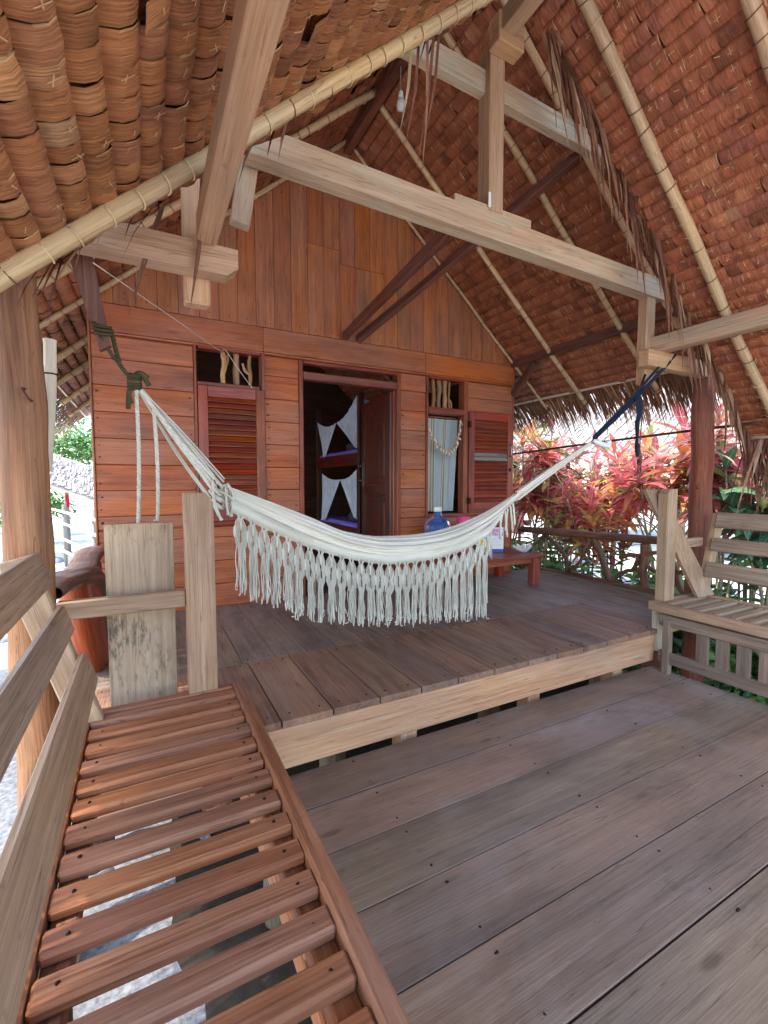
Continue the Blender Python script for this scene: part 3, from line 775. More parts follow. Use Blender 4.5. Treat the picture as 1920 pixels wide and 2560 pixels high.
# hanging dry fronds along the back edge of the porch thatch
def fronds(P, n, s0, s1, sgn, ln, sdd):
    random.seed(sdd); mb = MB()
    for i in range(n):
        s = U(s0, s1); a = P(s, YB + U(-.02, .05), U(-.05, .03)); l = U(*ln)
        d = (P(s + 1, 0, 0) - P(s, 0, 0)).normalized()
        v = (d * U(.35, 1.0) + Vector((U(-.1, .1), U(-.06, .12), -U(.2, .9)))).normalized()
        p1 = a + v * l * .5; p2 = p1 + (v + Vector((0, U(-.05, .1), -.4))).normalized() * l * .5
        ww = U(.004, .014); mb.strip([a - d * .1, a, p1, p2], [ww * .6, ww, ww * .9, .001], Vector((U(-.6, .6), .7, U(-.4, .4))))
    return mb
st0 = random.getstate()
mb = fronds(PfR, 210, .15, 3.3, 1, (.12, .55), 5); mb.build('dry_frond_edge', M['frond'], porch)
mb = fronds(PfL, 60, .3, 3.2, -1, (.05, .25), 6)
for xx, zz, l in ((.02, 3.10, .5), (.06, 3.12, .62), (.10, 3.15, .58), (-.02, 3.07, .4), (.13, 3.18, .5)):
    a = Vector((xx, -2.2, zz)); e = a + Vector((U(-.06, .02), U(0, .1), -l)); mb.strip([a, (a + e) / 2 + Vector((.015, 0, 0)), e], [.010, .009, .001], (1, .3, 0))
mb.build('dry_frond_edge', M['frond'], porch)
# bunch of fronds under the right-hand back corner of the eave
mb = MB()
for i in range(70):
    a = PfR(3.30, YB + U(-.22, .03), U(-.03, .05)); l = U(.3, .62); e = a + Vector((U(-.12, .22), U(-.14, .1), -l))
    ww = U(.006, .016); mb.strip([a, a.lerp(e, .5) + Vector((U(-.02, .04), 0, 0)), e], [ww, ww, .001], Vector((U(-.8, .8), .8, U(-.2, .2))))
mb.build('dry_frond_bunch', M['frond'], porch)
random.setstate(st0)

mb = MB(); mb.box((.645, -3.1, 3.50), (.085, 2.26, .11)); mb.build('ridge_beam', M['pink'], porch)
mb = MB()
# tie beam with a slanted left end
prism(mb, [(-.735, 2.462), (2.26, 2.385), (2.26, 2.50), (2.2, 2.525), (-.545, 2.585)], -2.0, -1.91)
mb.build('tie_beam', M['mossy'], porch)
mb = MB(); mb.box((.655, -1.955, 2.585), (.56, .075, .05)); mb.build('pad_block', M['pale'], porch)
mb = MB(); mb.box((.655, -1.95, 3.02), (.105, .10, .88)); kp = mb.build('king_post', M['pink'], porch)
mb = MB(); mb.box((.605, -2.003, 2.63), (.018, .01, .08)); mb.build('paint_patch', M['white'], kp)
mb = MB(); mb.box((.675, -2.045, 3.475), (.18, .09, .155), None, 0, .006); mb.build('ridge_block', M['pink'], porch)
for x0, x1, zz, chf in ((-1.46, -.775, 1.965, 1), (2.0, 2.78, 1.935, 0)):
    mb = MB()
    if chf: prism(mb, [(x0, 1.905), (x1 - .045, 1.9), (x1, 1.935), (x1, 2.01), (x0, 2.02)], -2.07, -1.985)
    else: mb.box(((x0 + x1) / 2, -2.02, zz), (x1 - x0, .085, .115), None, 0, .006)
    mb.build('post_bracket', M['pink'], porch)
for xx, z0, z1 in ((-.925, 1.80, 2.45), (2.135, 1.775, 2.40)):
    mb = MB(); mb.box((xx, -1.945, (z0 + z1) / 2), (.10, .075, z1 - z0), None, 0, .008); mb.build('short_post', M['pink'], porch)
mb = MB(); mb.box((-.897, -3.18, 2.055), (.075, 2.2, .11), None, 0, .005); mb.build('eave_beam', M['pink'], porch)
mb = MB(); mb.beam((2.17, -1.88, 2.045), (2.32, -4.25, 2.08), .10, .115); mb.build('eave_beam', M['dark'] if False else M['pale'], porch)
def trunk_post(x, y, r, z0, z1, lean, parent, mat='post'):
    mb = MB(); N = 36
    pts = [(x + lean * (1 - i / N) + .012 * noise.noise(Vector((i * .2, x, 0))), y + .012 * noise.noise(Vector((i * .2, x, 5))), lerp(z0, z1, i / N)) for i in range(N + 1)]
    mb.tube(pts, [r * (1 + .05 * noise.noise(Vector((i * .3, x * 2, 9)))) * lerp(1.06, .97, i / N) for i in range(N + 1)], 28, wob=.07)
    for k in range(4 if x > 0 else 0):
        a = U(0, 6.3); zz = U(.2, 1.6); mb.tube([(x + math.cos(a) * r * .9, y + math.sin(a) * r * .9, zz), (x + math.cos(a) * r * 1.12, y + math.sin(a) * r * 1.12, zz + .01)], [.02, .012], 8, wob=.2)
    return mb.build('post', M[mat], parent)
pl = trunk_post(-1.525, -2.02, .073, -.25, 1.80, .012, porch)
pr = trunk_post(2.83, -2.0, .078, -.85, 2.36, -.01, porch, 'postdark')
mb = MB(); mb.tube(smoothpath([(-1.497, -2.096, 1.375), (-1.50, -2.115, 1.37), (-1.487, -2.118, 1.345), (-1.478, -2.10, 1.335)], 4), .005, 6); mb.build('nail_hook', M['dark'], pl)
mb = MB(); N = 14
mb.tube([(-1.52 + .01 * math.sin(i), -2.03, lerp(-.9, -.24, i / N)) for i in range(N + 1)], [.10 * (1 + .08 * noise.noise(Vector((i * .6, 3, 3)))) for i in range(N + 1)], 24, wob=.25)
mb.build('stump_footing', M['bark'], pl)
mb = MB(); prism(mb, [(-1.385, 1.96), (-1.30, 1.96), (-1.245, 1.60), (-1.285, 1.575)], -1.93, -1.89); mb.build('brace', M['dark'], porch)

# ------------------------------------------------------------------ benches
def make_bench(sg, label, y0, y1, tone, frame, zs, back='benchpale'):
    """sg=-1: seat against the left edge, sg=+1: right edge; a = distance from the porch axis"""
    ax = .61
    def X(a): return ax + sg * a
    b = thing('bench', label, 'bench', (X(1.65), (y0 + y1) / 2, -.27))
    ym = (y0 + y1) / 2; L = y0 - y1
    for a, wd in ((1.4275, .045), (1.975, .04)):
        mb = MB(); mb.box((X(a), ym, zs - .03), (wd, L, .066), None, 0, .008); mb.build('seat_rail', M[tone], b)
    mb = MB(); mb.box((X(1.70), y0 - .022, zs - .032), (.50, .044, .062), None, 0, .006); mb.build('seat_rail', M[tone], b)
    y = y0 - .052; k = 0
    nails = []
    while y - .068 > y1 + .02:
        mb = MB(); mb.box((X(1.70), y - .032, zs - .019 + U(-.002, .001)), (.505 + U(-.006, .006), .064 + U(-.003, .002), .030), Matrix.Rotation(U(-.004, .004), 3, 'Z'), 0, .008)
        for a in (1.49, 1.91): mb.tube([(X(a + U(-.008, .008)), y - .032 + U(-.01, .01), zs - .012), (X(a), y - .032, zs - .0034)], .0042, 8, 1)
        mb.build('slat', [M[tone], M['nail_gap_shade']], b)
        y -= .1
    # ledgers the slats are nailed to
    for a in (1.475, 1.925):
        mb = MB(); mb.box((X(a), ym, zs - .062), (.05, L - .06, .05)); mb.build('ledger', M[tone], b)
    # backrest
    sup = [y0 - .075]
    yy = y0 - 1.25
    while yy > y1: sup.append(yy); yy -= 1.2
    tl = math.atan2(.19, .58)
    for s in sup:
        mb = MB(); mb.beam((X(1.945), s, zs - .06), (X(2.145), s, zs + .60), .045, .095, up=(-sg, 0, .3)); mb.build('back_support', M['benchpale'], b)
    for t, h in ((.20, .115), (.395, .10), (.585, .12)):
        c = Vector((X(1.945), 0, zs - .01)).lerp(Vector((X(2.145), 0, zs + .60)), t / .645)
        nrm = Vector((-sg * math.cos(tl), 0, -math.sin(tl) * -1 * -1)); 
        along = Vector((sg * math.sin(tl), 0, math.cos(tl))); nn = Vector((-sg * math.cos(tl), 0, math.sin(tl)))
        c = c + nn * .058; R = Matrix((Vector((0, 1, 0)), along, nn)).transposed()
        mb = MB(); mb.box((c.x, ym - .04, c.z), (L - .11, h, .028), R, 0, .006); mb.build('back_board', M[back], b)
    # end post and arm
    mb = MB(); 
    px0, px1 = 1.51, 1.62
    poly = [(X(px0), zs + .0), (X(px1), zs + .0), (X(px1), zs + .815), (X(px0 + .03), zs + .815), (X(px0), zs + .775)]
    if sg > 0: px0, px1 = 1.492, 1.61
    if sg > 0: poly = [(X(px0), zs), (X(px1), zs), (X(px1), zs + .80), (X(px0 + .04), zs + .80), (X(px0), zs + .765)]
    prism(mb, poly, y0 - .035 - (.03 if sg > 0 else 0), y0 + .035 - (.035 if sg > 0 else 0)); mb.build('end_post', M['benchpale'], b)
    mb = MB(); mb.box((X((1.62 + 2.05) / 2), y0 + .0, zs + .39), (.43, .045, .068), None, 0, .005); mb.build('arm_rail', M['benchpale'], b)
    # front panel between seat and deck
    fa = 1.43
    for zz, hh in ((-.06 + .16, .075), (-.27 + .11, .08)):
        mb = MB(); mb.box((X(fa), ym, zz), (.035, L - .16, hh), None, 0, .005); mb.build('panel_rail', M[frame], b)
    y = y0 - .36
    while y > y1 + .1:
        mb = MB(); mb.box((X(fa), y, -.03), (.024, .074, .20), None, 0, .004); mb.build('baluster', M[frame], b); y -= .115
    for s in (y0 - .14, y0 - 1.6):
        mb = MB(); mb.box((X(fa - .01), s, -.09), (.05, .045, .40)); mb.build('panel_post', M[frame], b)
    mb = MB(); mb.tube([(X(1.525), y0 - .01, -.34), (X(1.525), y0 - .01, zs - .06)], .04, 14); mb.build('leg', M['paleb'], b)
    mb = MB(); mb.box((X(1.525), y0 - .012, -.225), (.12, .11, .13)); mb.build('leg_block', M['dark'], b)
    for s in (y0 - .9, y0 - 2.1):
        mb = MB(); mb.tube([(X(1.97), s, -.85), (X(1.97), s, zs - .06)], .05, 12); mb.build('leg', M['trunk'], b)
    mb = MB(); mb.box((X(1.70), y0 - .14, zs - .15), (.56, .05, .07)); mb.build('cross_bearer', M['benchpale'], b)
    mb = MB(); mb.box((X(1.70), y0 - 1.3, zs - .15), (.56, .05, .07)); mb.build('cross_bearer', M['benchpale'], b)
    return b
bl = make_bench(-1, 'reddish slatted bench running along the left edge, nearest the viewer', -2.07, -4.62, 'bench', 'bench', .20)
br = make_bench(1, 'greyish slatted bench with a diagonal plank propped on it, right edge of the deck', -2.10, -4.62, 'benchpale', 'panelr', .21, 'benchr')
# loose plank propped between the right bench's seat and its end post
mb = MB(); V = []
for dy in (0, .026):
    for x_, z_ in ((2.425, .212), (2.64, .212), (2.185, 1.005), (1.995, 1.005)): V.append(Vector((x_, lerp(-2.225, -2.07, (z_ - .21) / .8) + dy, z_)))
mb.add(V, [(0, 1, 2, 3), (7, 6, 5, 4), (1, 0, 4, 5), (2, 1, 5, 6), (3, 2, 6, 7), (0, 3, 7, 4)], [Vector((p.z, p.x, p.y)) for p in V])
tag(mb.build('propped_plank', M['benchpale']), 'pale plank propped diagonally behind the end post of the right bench', 'plank')
# mouldy board behind the left bench
mb = MB(); mb.beam((-1.17, -1.93, .0), (-1.168, -1.955, .89), .25, .014, up=(0, -1, 0), ch=.002)
tag(mb.build('upright_board', M['ply']), 'pale mould-spotted board standing upright behind the left bench', 'board')

# ------------------------------------------------------------------ railings of natural branches
rl = thing('branch_railing', 'low rail of crooked natural branches along the right side of the upper deck', 'railing', (3.06, -1, 0))
mb = MB(); pts = smoothpath([(3.06, 0.224, 0.473), (3.06, -0.322, 0.488), (3.065, -0.847, 0.499), (3.06, -1.845, 0.53)], 8)
for i in range(len(pts) - 1): pass
mb.tube(pts, [.040 * (1 + .1 * noise.noise(Vector((i * .5, 0, 0)))) for i in range(len(pts))], 10); mb.build('top_rail', M['branch'], rl)
mb = MB(); pts = smoothpath([(3.06, 0.255, 0.026), (3.07, -0.217, 0.011), (3.06, -0.742, 0.026), (3.065, -1.267, 0.021), (3.06, -1.845, 0.026)], 8)
mb.tube(pts, [.034 * (1 + .15 * noise.noise(Vector((i * .4, 4, 0)))) for i in range(len(pts))], 10, wob=.2); mb.build('bottom_rail', M['branch'], rl)
BR = [([(-0.186, 0.441), (-0.375, 0.326), (-0.501, 0.21), (-0.522, 0.053)], .024), ([(-0.837, 0.462), (-0.742, 0.305), (-0.669, 0.179), (-0.543, 0.063)], .018), ([(-0.847, 0.473), (-0.931, 0.347), (-0.984, 0.231), (-1.068, 0.053)], .034),
      ([(-1.362, 0.336), (-1.299, 0.21), (-1.225, 0.179), (-1.068, 0.053)], .02), ([(-1.404, 0.473), (-1.404, 0.326), (-1.404, 0.21), (-1.425, 0.032)], .036), ([(-1.425, 0.273), (-1.498, 0.231), (-1.635, 0.21), (-1.771, 0.273)], .018),
      ([(0.066, 0.189), (-0.007, 0.294), (-0.06, 0.336), (-0.186, 0.431)], .015), ([(0.234, 0.452), (0.213, 0.284), (0.15, 0.21), (0.098, 0.179), (0.056, 0.053)], .018), ([(-1.162, 0.305), (-1.267, 0.352), (-1.362, 0.357), (-1.582, 0.42)], .02), ([(-1.603, 0.441), (-1.687, 0.315), (-1.729, 0.158), (-1.792, 0.032)], .026)]
for p, r in BR:
    mb = MB(); q = smoothpath([(3.06 + U(-.012, .012), a, b) for a, b in p], 6)
    mb.tube(q, [r * lerp(1.1, .9, i / len(q)) for i in range(len(q))], 9, wob=.25); mb.build('branch', M['branch'], rl)
ll = thing('log_railing', 'thick curved driftwood rail on red stumps between the left post and the house', 'railing', (-1.6, -1, 0))
def slabf(u, v):
    th = 2 * PI * v; y = lerp(-1.93, .0, u); w = .085 * (1 + .22 * noise.noise(Vector((u * 5, 2, 0)))) ; h = .036 * (1 + .2 * noise.noise(Vector((u * 6, 5, 0))))
    k = 1 + .12 * noise.noise(Vector((u * 9, math.cos(th) * 1.5, math.sin(th) * 1.5)))
    return (lerp(-1.53, -1.475, u) + .025 * math.sin(u * 5) + w * math.cos(th) * k, y, lerp(.61, .53, u) + .02 * math.sin(u * 7 + 1) + h * math.copysign(abs(math.sin(th)) ** .7, math.sin(th)) * k)
mb = MB(); mb.grid(slabf, 40, 20, 0, None, True, lambda u, v: Vector((u * 2, math.cos(2 * PI * v) * .09, math.sin(2 * PI * v) * .05)), True); mb.build('top_rail', M['drift'], ll)
mb = MB(); q = smoothpath([(-1.47, -1.45, .585), (-1.435, -1.15, .56), (-1.41, -.98, .50), (-1.41, -.88, .36), (-1.43, -.80, .02)], 7); mb.tube(q, [lerp(.045, .06, i / len(q)) for i in range(len(q))], 12, wob=.2); mb.build('branch', M['drift'], ll)
for pts, r in (([(-1.50, -1.25, .56), (-1.47, -1.2, .30), (-1.43, -1.05, -.02)], .062), ([(-1.46, -.98, .53), (-1.45, -1.0, .35), (-1.42, -.98, -.02)], .072), ([(-1.47, -.45, .52), (-1.47, -.45, -.02)], .05)):
    mb = MB(); q = smoothpath(pts, 6); mb.tube(q, [r * (1 + .1 * noise.noise(Vector((i * .4, r * 90, 0)))) for i in range(len(q))], 16, wob=.15); mb.build('stump', M['redlog'], ll)

# ------------------------------------------------------------------ hammock
ham = thing('hammock', 'cream cotton hammock with crocheted lace and long tassels slung across the veranda', 'hammock', (0, -1.85, .75))
TOP = [(-.846, 1.085), (-.659, 1.005), (-.454, .9), (-.229, .795), (-.01, .745), (.229, .739), (.4, .75), (.559, .785), (.775, .862), (1.006, .972), (1.34, 1.165), (1.659, 1.377)]
BOT = [(-.846, .955), (-.809, .933), (-.662, .851), (-.456, .748), (-.23, .667), (-.011, .617), (.229, .616), (.4, .632), (.56, .669), (.777, .765), (.968, .90), (1.171, 1.04), (1.4, 1.19), (1.66, 1.345)]
def sm(tab, x): return (interp(x - .06, tab) + interp(x, tab) * 2 + interp(x + .06, tab)) / 4
def HB(x): return sm(BOT, x)
def HT(x): return sm(TOP, x)
HX0, HX1 = -.84, 1.24
def body(u, v):
    x = lerp(HX0, HX1, u); t, b = HT(x), HB(x); th = 2 * PI * v
    w = min(1, max(0, (x - HX0) / .5)) * min(1, max(0, (1.20 - x) / .85)); w = w * w * (3 - 2 * w)
    ry = lerp(.022, .125, w); rz = (t - b) / 2 * lerp(.7, 1, w)
    f = 1 + .0
    fold = sum(a * abs(math.sin(th * n + ph + .5 * math.sin(x * 2.1 + ph))) for n, a, ph in ((4, .10, .3), (7, .11, 1.7), (13, .06, .9)))
    f = .76 + fold * lerp(1.0, 1.5, w)
    return (x + .01 * math.sin(th * 3), -1.80 - ry * math.cos(th) * f, (t + b) / 2 + rz * math.sin(th) * f * 1.02)
mb = MB(); mb.grid(body, 110, 120, 0, .5, True, lambda u, v: Vector((u * 2.6, v * 1.2, 0)), True)
mb.build('cloth_body', M['cloth'], ham)
def hem(u, v):
    x = lerp(-.80, .95, u); b = HB(x); t = HT(x); k = min(1, max(0, (.95 - x) / .25)); hh = min(.062, (t - b) * .55) * (.25 + .75 * k)
    return (x, lerp(-1.83, -1.905, k) - .022 * k * math.sin(v * PI) - .003 * math.sin(u * 46) * v, b - .006 * k + (1 - k) * .03 + hh * v)
mb = MB(); mb.grid(hem, 80, 6, 0, .5, True, lambda u, v: Vector((u * 2.6, v * .06, 3))); mb.build('hem_band', M['lace'], ham)
# lace
LB = [(-.80, .80), (-.70, .745), (-.62, .695), (-.458, .598), (-.232, .522), (-.011, .478), (.23, .472), (.40, .497), (.562, .545), (.71, .63)]
TB = [(-.81, .60), (-.734, .51), (-.579, .45), (-.462, .365), (-.233, .315), (-.011, .275), (.23, .25), (.427, .235), (.711, .225)]
NT_ = 27; LX0, LX1 = -.79, .705
ROWS = 3
def lace(yoff, mat, name, zo=0.):
    mb = MB()
    def knot(i, r):
        x = lerp(LX0, LX1, (i + (.5 if r % 2 else 0)) / NT_); t = HB(x) + .004 + zo; b = sm(LB, x) + zo * .8
        return Vector((x + .0025 * math.sin(i * 5 + r), yoff + .004 * math.sin(i * 3.1 + r), lerp(t, b, r / ROWS)))
    def edge(c, sgn, q, h): return c + Vector((sgn * .0045 * (1 - abs(q)), -.002, q * h))
    for r in range(ROWS):
        for i in range(NT_ + 1):
            for dlt in ((0, -1) if r % 2 == 0 else (0, 1)):
                j = i + dlt
                if j < 0 or j > NT_: continue
                a, b = knot(i, r), knot(j, r + 1)
                if abs(a.x - b.x) > .06: continue
                sg = 1 if b.x > a.x else -1
                for k in range(12):
                    q = k / 5.5 - 1; hs = (HB(a.x) - sm(LB, a.x)) / ROWS * 1.0
                    aa = a + Vector((sg * (.003 + (q * .5 + .5) * .016), 0, 0)) if r == 0 else a + Vector((sg * .003, -.002, q * hs))
                    e = b + Vector((-sg * .003, -.002, (q if r else -q * .6 + .3) * hs))
                    mb.tube([aa, (aa + e) / 2 + Vector((0, 0, -.002)), e], .0018, 3, 0, False)
            if 0 < r and i < NT_ + (0 if r % 2 else 1):
                c = knot(i, r); h = .028
                mb.tube([c + Vector((0, -.003, h)), c + Vector((0, -.004, h * .5)), c + Vector((0, -.005, 0)), c + Vector((0, -.004, -h * .5)), c + Vector((0, -.003, -h))], [.0012, .0052, .0068, .0052, .0012], 6, 0, False)
    mb.build(name, M[mat], ham)
    return knot
kn = lace(-1.915, 'lace', 'crochet_lace')
random.seed(21)
for back in (0, 1):
    for i in range(NT_):
        if back and (i % 2 == 0 and i < 20): continue
        c = kn(i, 3) if not back else kn(i, 3) + Vector((.035, .19, .02))
        mb = MB(); ln = c.z - interp(c.x, TB) - (0.0 if not back else U(.0, .06))
        for s in range(22 if not back else 14):
            a = c + Vector((U(-.015, .015), U(-.006, .006), U(-.004, .012))); l = ln * U(.72, 1.03)
            sx = U(-.012, .012); e = a + Vector((sx, U(-.012, .012), -l))
            p = [a, a.lerp(e, .35) + Vector((U(-.006, .006), U(-.004, .004), 0)), a.lerp(e, .7) + Vector((U(-.008, .008), U(-.004, .004), 0)), e]
            if rnd() < .12: p.append(e + Vector((U(-.02, .03), U(-.01, .01), U(-.008, .01))))
            p = smoothpath(p, 3); n_ = len(p)
            mb.tube(p, [.0020] * (n_ - 2) + [.0042, .0022], 4, 0, False)
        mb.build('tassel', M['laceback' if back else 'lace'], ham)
# left-hand suspension cords from the gathered end up to the knot
K = Vector((-1.168, -1.88, 1.475))
def braid(mb, pts, r, turns, mi=0):
    pts = smoothpath(pts, 10); L = sum((pts[i+1]-pts[i]).length for i in range(len(pts)-1)); d = 0
    N = max(12, int(L / .006)); 
    def at(s):
        s = s * L; acc = 0
        for i in range(len(pts) - 1):
            l = (pts[i+1]-pts[i]).length
            if acc + l >= s or i == len(pts) - 2: return pts[i].lerp(pts[i+1], min(1, (s-acc)/max(l, 1e-9)))
            acc += l
    for ph in (0, 2 * PI / 3, 4 * PI / 3):
        q = []
        for i in range(N + 1):
            p = at(i / N); a = ph + i / N * L * turns
            q.append(p + Vector((math.cos(a) * r * .55, math.sin(a) * r * .55, math.sin(a) * r * .2)))
        mb.tube(q, r * .62, 5, mi)
mb = MB()
for k in range(12):
    t = k / 11; e = Vector((lerp(-.865, -.80, U(0, 1)), -1.80 + U(-.05, .04), lerp(.945, 1.085, t)))
    m = K.lerp(e, .5) + Vector((0, U(-.02, .02), -.03 + .04 * t)); mb.tube(smoothpath([K + Vector((U(-.006, .006), U(-.006, .006), 0)), m, e], 8), U(.0035, .006), 5)
for k in range(3): braid(mb, [K, K.lerp(Vector((-.86, -1.86, 1.07 - .03 * k)), .5) + Vector((0, -.012, -.02 + .008 * k)), Vector((-.86, -1.86, 1.07 - .03 * k))], .0085, 130)
mb.build('suspension_cords', M['cord'], ham)
for a, b in ((K + Vector((.005, -.015, -.01)), Vector((-1.172, -1.895, .885))), (Vector((-1.10, -1.885, 1.372)), Vector((-1.098, -1.885, .91)))):
    mb = MB(); braid(mb, [a, a.lerp(b, .5) + Vector((.006, 0, 0)), b] + ([b + Vector((-.012, 0, -.012))] if a.x > -1.15 else []), .0072, 130); mb.build('loose_cord', M['cord'], ham)
mb = MB()
for k in range(9):
    a = Vector((U(-.88, -.80), -1.86 + U(-.03, .0), U(.98, 1.08))); e = Vector((a.x + U(-.0, .06), a.y - .02, U(.88, .95)))
    mb.tube(smoothpath([a, a.lerp(e, .5) + Vector((U(-.02, .03), -.01, 0)), e], 5), [.006] * 10 + [.009], 6)
for k in range(3): mb.tube(smoothpath([(-.88, -1.84, 1.06 - .04 * k), (-.86, -1.88, 1.02 - .03 * k), (-.83, -1.87, 1.0 - .03 * k), (-.81, -1.82, 1.03 - .03 * k)], 5), .009, 6)
mb.build('gather_knot', M['lace'], ham)
mb = MB()
for k in range(6):
    x = .84 + .022 * k; a = Vector((x, -1.86, HB(x) + .035)); e = a + Vector((U(-.02, .02), -.005, -U(.08, .2)))
    mb.tube(smoothpath([a, a.lerp(e, .5) + Vector((U(-.01, .01), 0, 0)), e], 4), [.007] * 7 + [.009, .004], 6)
mb.build('gather_tassel', M['lace'], ham)
mb = MB()
for k in range(15):
    o = Vector((U(-.012, .012), U(-.022, .022), U(-.026, .026))); xs = U(.92, 1.1)
    mb.tube(smoothpath([Vector((xs, -1.80, (HB(xs) + HT(xs)) / 2)) + o, Vector((1.3, -1.83, 1.128)) + o * .8, Vector((1.5, -1.88, 1.258)) + o * .55, Vector((1.66, -1.92, 1.36)) + o * .25], 7), U(.0045, .0075), 6)
mb.build('suspension_cords', M['cloth'], ham)
mb = MB(); mb.tube(smoothpath([(1.60, -1.94, 1.345), (1.66, -1.95, 1.325), (1.725, -1.95, 1.315), (1.745, -1.95, 1.33), (1.74, -1.95, 1.35)], 5), [.010, .014, .017, .018, .019, .020] + [.02] * 15, 10); mb.build('end_toggle', M['white'], ham)

# straps and ropes
mb = MB()
for off, e in ((0, (2.30, -2.07, 1.985)), (.012, (2.12, -2.06, 1.88)), (-.01, (2.24, -2.07, 1.93))):
    a = Vector((1.62, -1.92, 1.355 + off)); mb.blade(smoothpath([a, a.lerp(Vector(e), .5) + Vector((0, 0, -.015)), e], 8), [.011] * 17, (0, .5, .8))
tag(mb.build('hammock_strap', M['navy']), 'navy blue strap tying the hammock to the bracket on the right post', 'strap')
mb = MB()
mb.tube(smoothpath([(2.06, -2.0, 1.83), (1.99, -2.0, 1.70), (1.965, -2.0, 1.66)], 5), .008, 7)
for k in range(5): mb.blade(smoothpath([(1.955 + .012 * k, -2.0, 1.665), (1.965 + .01 * k, -2.01, 1.56), (1.975 + U(-.006, .01), -2.0, U(1.40, 1.47))], 5), [.014] * 8 + [.010, .008, .006], (1, U(-.3, .3), 0))
mb.tube(smoothpath([(1.985, -2.0, 1.50), (1.99, -2.0, 1.36), (2.0, -2.0, 1.24)], 6), [.016, .016, .015, .014, .012, .011, .010, .012, .014, .014, .015, .014, .01], 8)
tag(mb.build('hanging_strap_end', M['navy']), 'knotted dark strap end hanging below the hammock tie on the right', 'strap')
mb = MB(); mb.tube(smoothpath([(2.07, -1.99, 1.68), (2.05, -1.99, 1.5), (2.035, -1.99, 1.25), (2.04, -1.99, 1.21), (2.06, -1.99, 1.15), (2.05, -1.99, 1.12), (2.03, -1.99, 1.15), (2.035, -1.99, 1.21)], 6), .005, 6)
for k in range(4): mb.tube(smoothpath([(2.03, -1.995, 1.225 - .01 * k), (2.045, -2.0, 1.22 - .01 * k), (2.05, -1.985, 1.215 - .01 * k), (2.03, -1.98, 1.225 - .01 * k)], 4), .006, 6)
tag(mb.build('looped_cord', M['dark']), 'thin brown cord with a loop at its end hanging beside the navy strap', 'cord')
mb = MB()
for a, b in (((-1.30, -1.935, 1.68), (-1.235, -1.885, 1.555)), ((-1.245, -1.90, 1.67), (-1.22, -1.88, 1.55)), ((-1.225, -1.88, 1.55), (-1.17, -1.88, 1.48)), ((-1.232, -1.87, 1.56), (-1.18, -1.885, 1.49))):
    braid(mb, [a, Vector(a).lerp(Vector(b), .5) + Vector((0, -.01, -.01)), b], .008, 110)
for k in range(3): mb.tube(smoothpath([(-1.30, -1.94, 1.64 + .014 * k), (-1.27, -1.945, 1.635 + .014 * k), (-1.245, -1.93, 1.64 + .014 * k), (-1.27, -1.88, 1.65 + .014 * k), (-1.30, -1.90, 1.64 + .014 * k)], 5), .0065, 7, wob=.3)
for k in range(5): mb.tube(smoothpath([(-1.19, -1.88, 1.50 - .012 * k), (-1.165, -1.90, 1.495 - .012 * k), (-1.15, -1.88, 1.50 - .012 * k), (-1.17, -1.865, 1.50 - .012 * k), (-1.19, -1.88, 1.495 - .012 * k)], 4), .011, 7)
for e in ((-1.12, -1.885, 1.49), (-1.115, -1.88, 1.462)): mb.tube(smoothpath([(-1.17, -1.88, 1.49), (-1.145, -1.89, 1.51), e], 5), .011, 7, wob=.3)
for e in ((-1.195, -1.885, 1.36), (-1.182, -1.88, 1.385)): mb.tube(smoothpath([(-1.18, -1.88, 1.46), (-1.19, -1.89, 1.42), e], 5), .010, 7, wob=.3)
tag(mb.build('tied_rope', M['greenrope']), 'mossy green rope knotted round the left brace and hammock cords', 'rope')

# ------------------------------------------------------------------ inside the room
def patch(c, nu=14, nv=16, sag=.03, wave=.012, axis=(1, 0, 0), seed=0, folds=5):
    tl, tr, br, bl_ = [Vector(p) for p in c]; ax = Vector(axis)
    def f(u, v):
        p = tl.lerp(tr, u).lerp(bl_.lerp(br, u), v)
        p = p + ax * (wave * math.sin(u * folds * 2 * PI + seed + v * 1.2) * (.3 + .7 * v)) + Vector((0, 0, -sag * math.sin(PI * u) * (1 - v)))
        return p
    return f
bed = thing('bunk_bed', 'dark wooden bunk bed with purple sheets seen through the open doorway', 'bunk bed', (1.7, 2, 0))
for x, y in ((1.285, 1.19), (2.2, 1.19), (1.285, 2.75), (2.2, 2.75)):
    mb = MB(); mb.box((x, y, 1.1), (.07, .07, 2.2)); mb.build('bed_post', M['inside'], bed)
for zz, hh in ((1.37, .16), (.40, .16)):
    mb = MB(); mb.box((1.262, 1.97, zz), (.03, 1.5, hh)); mb.build('side_rail', M['door'], bed)
    mb = MB(); mb.box((1.74, 1.97, zz + .075), (.92, 1.52, .11), None, 0, .04); mb.build('mattress', M['purple'], bed)
def soft(c, s):
    mb = MB(); c = Vector(c)
    mb.grid(lambda u, v: c + Vector((s[0] * math.copysign(abs(math.cos(2*PI*u)) ** .6, math.cos(2*PI*u)) * math.sin(PI*v) ** .5, s[1] * math.copysign(abs(math.sin(2*PI*u)) ** .6, math.sin(2*PI*u)) * math.sin(PI*v) ** .5, s[2] * math.cos(PI*v))), 24, 12)
    return mb
tag(soft((1.52, 1.55, .60), (.2, .27, .085)).build('pillow', M['pillow']), 'dark pillow on the purple lower bunk', 'pillow', None)
tag(soft((1.52, 1.6, 1.555), (.2, .3, .07)).build('pillow', M['pillow']), 'dark pillow on the upper bunk under the net', 'pillow', None)
n1 = thing('mosquito_net', 'pale mosquito net parted in a triangle over the upper bunk', 'mosquito net', (1.25, 1.9, 1.5))
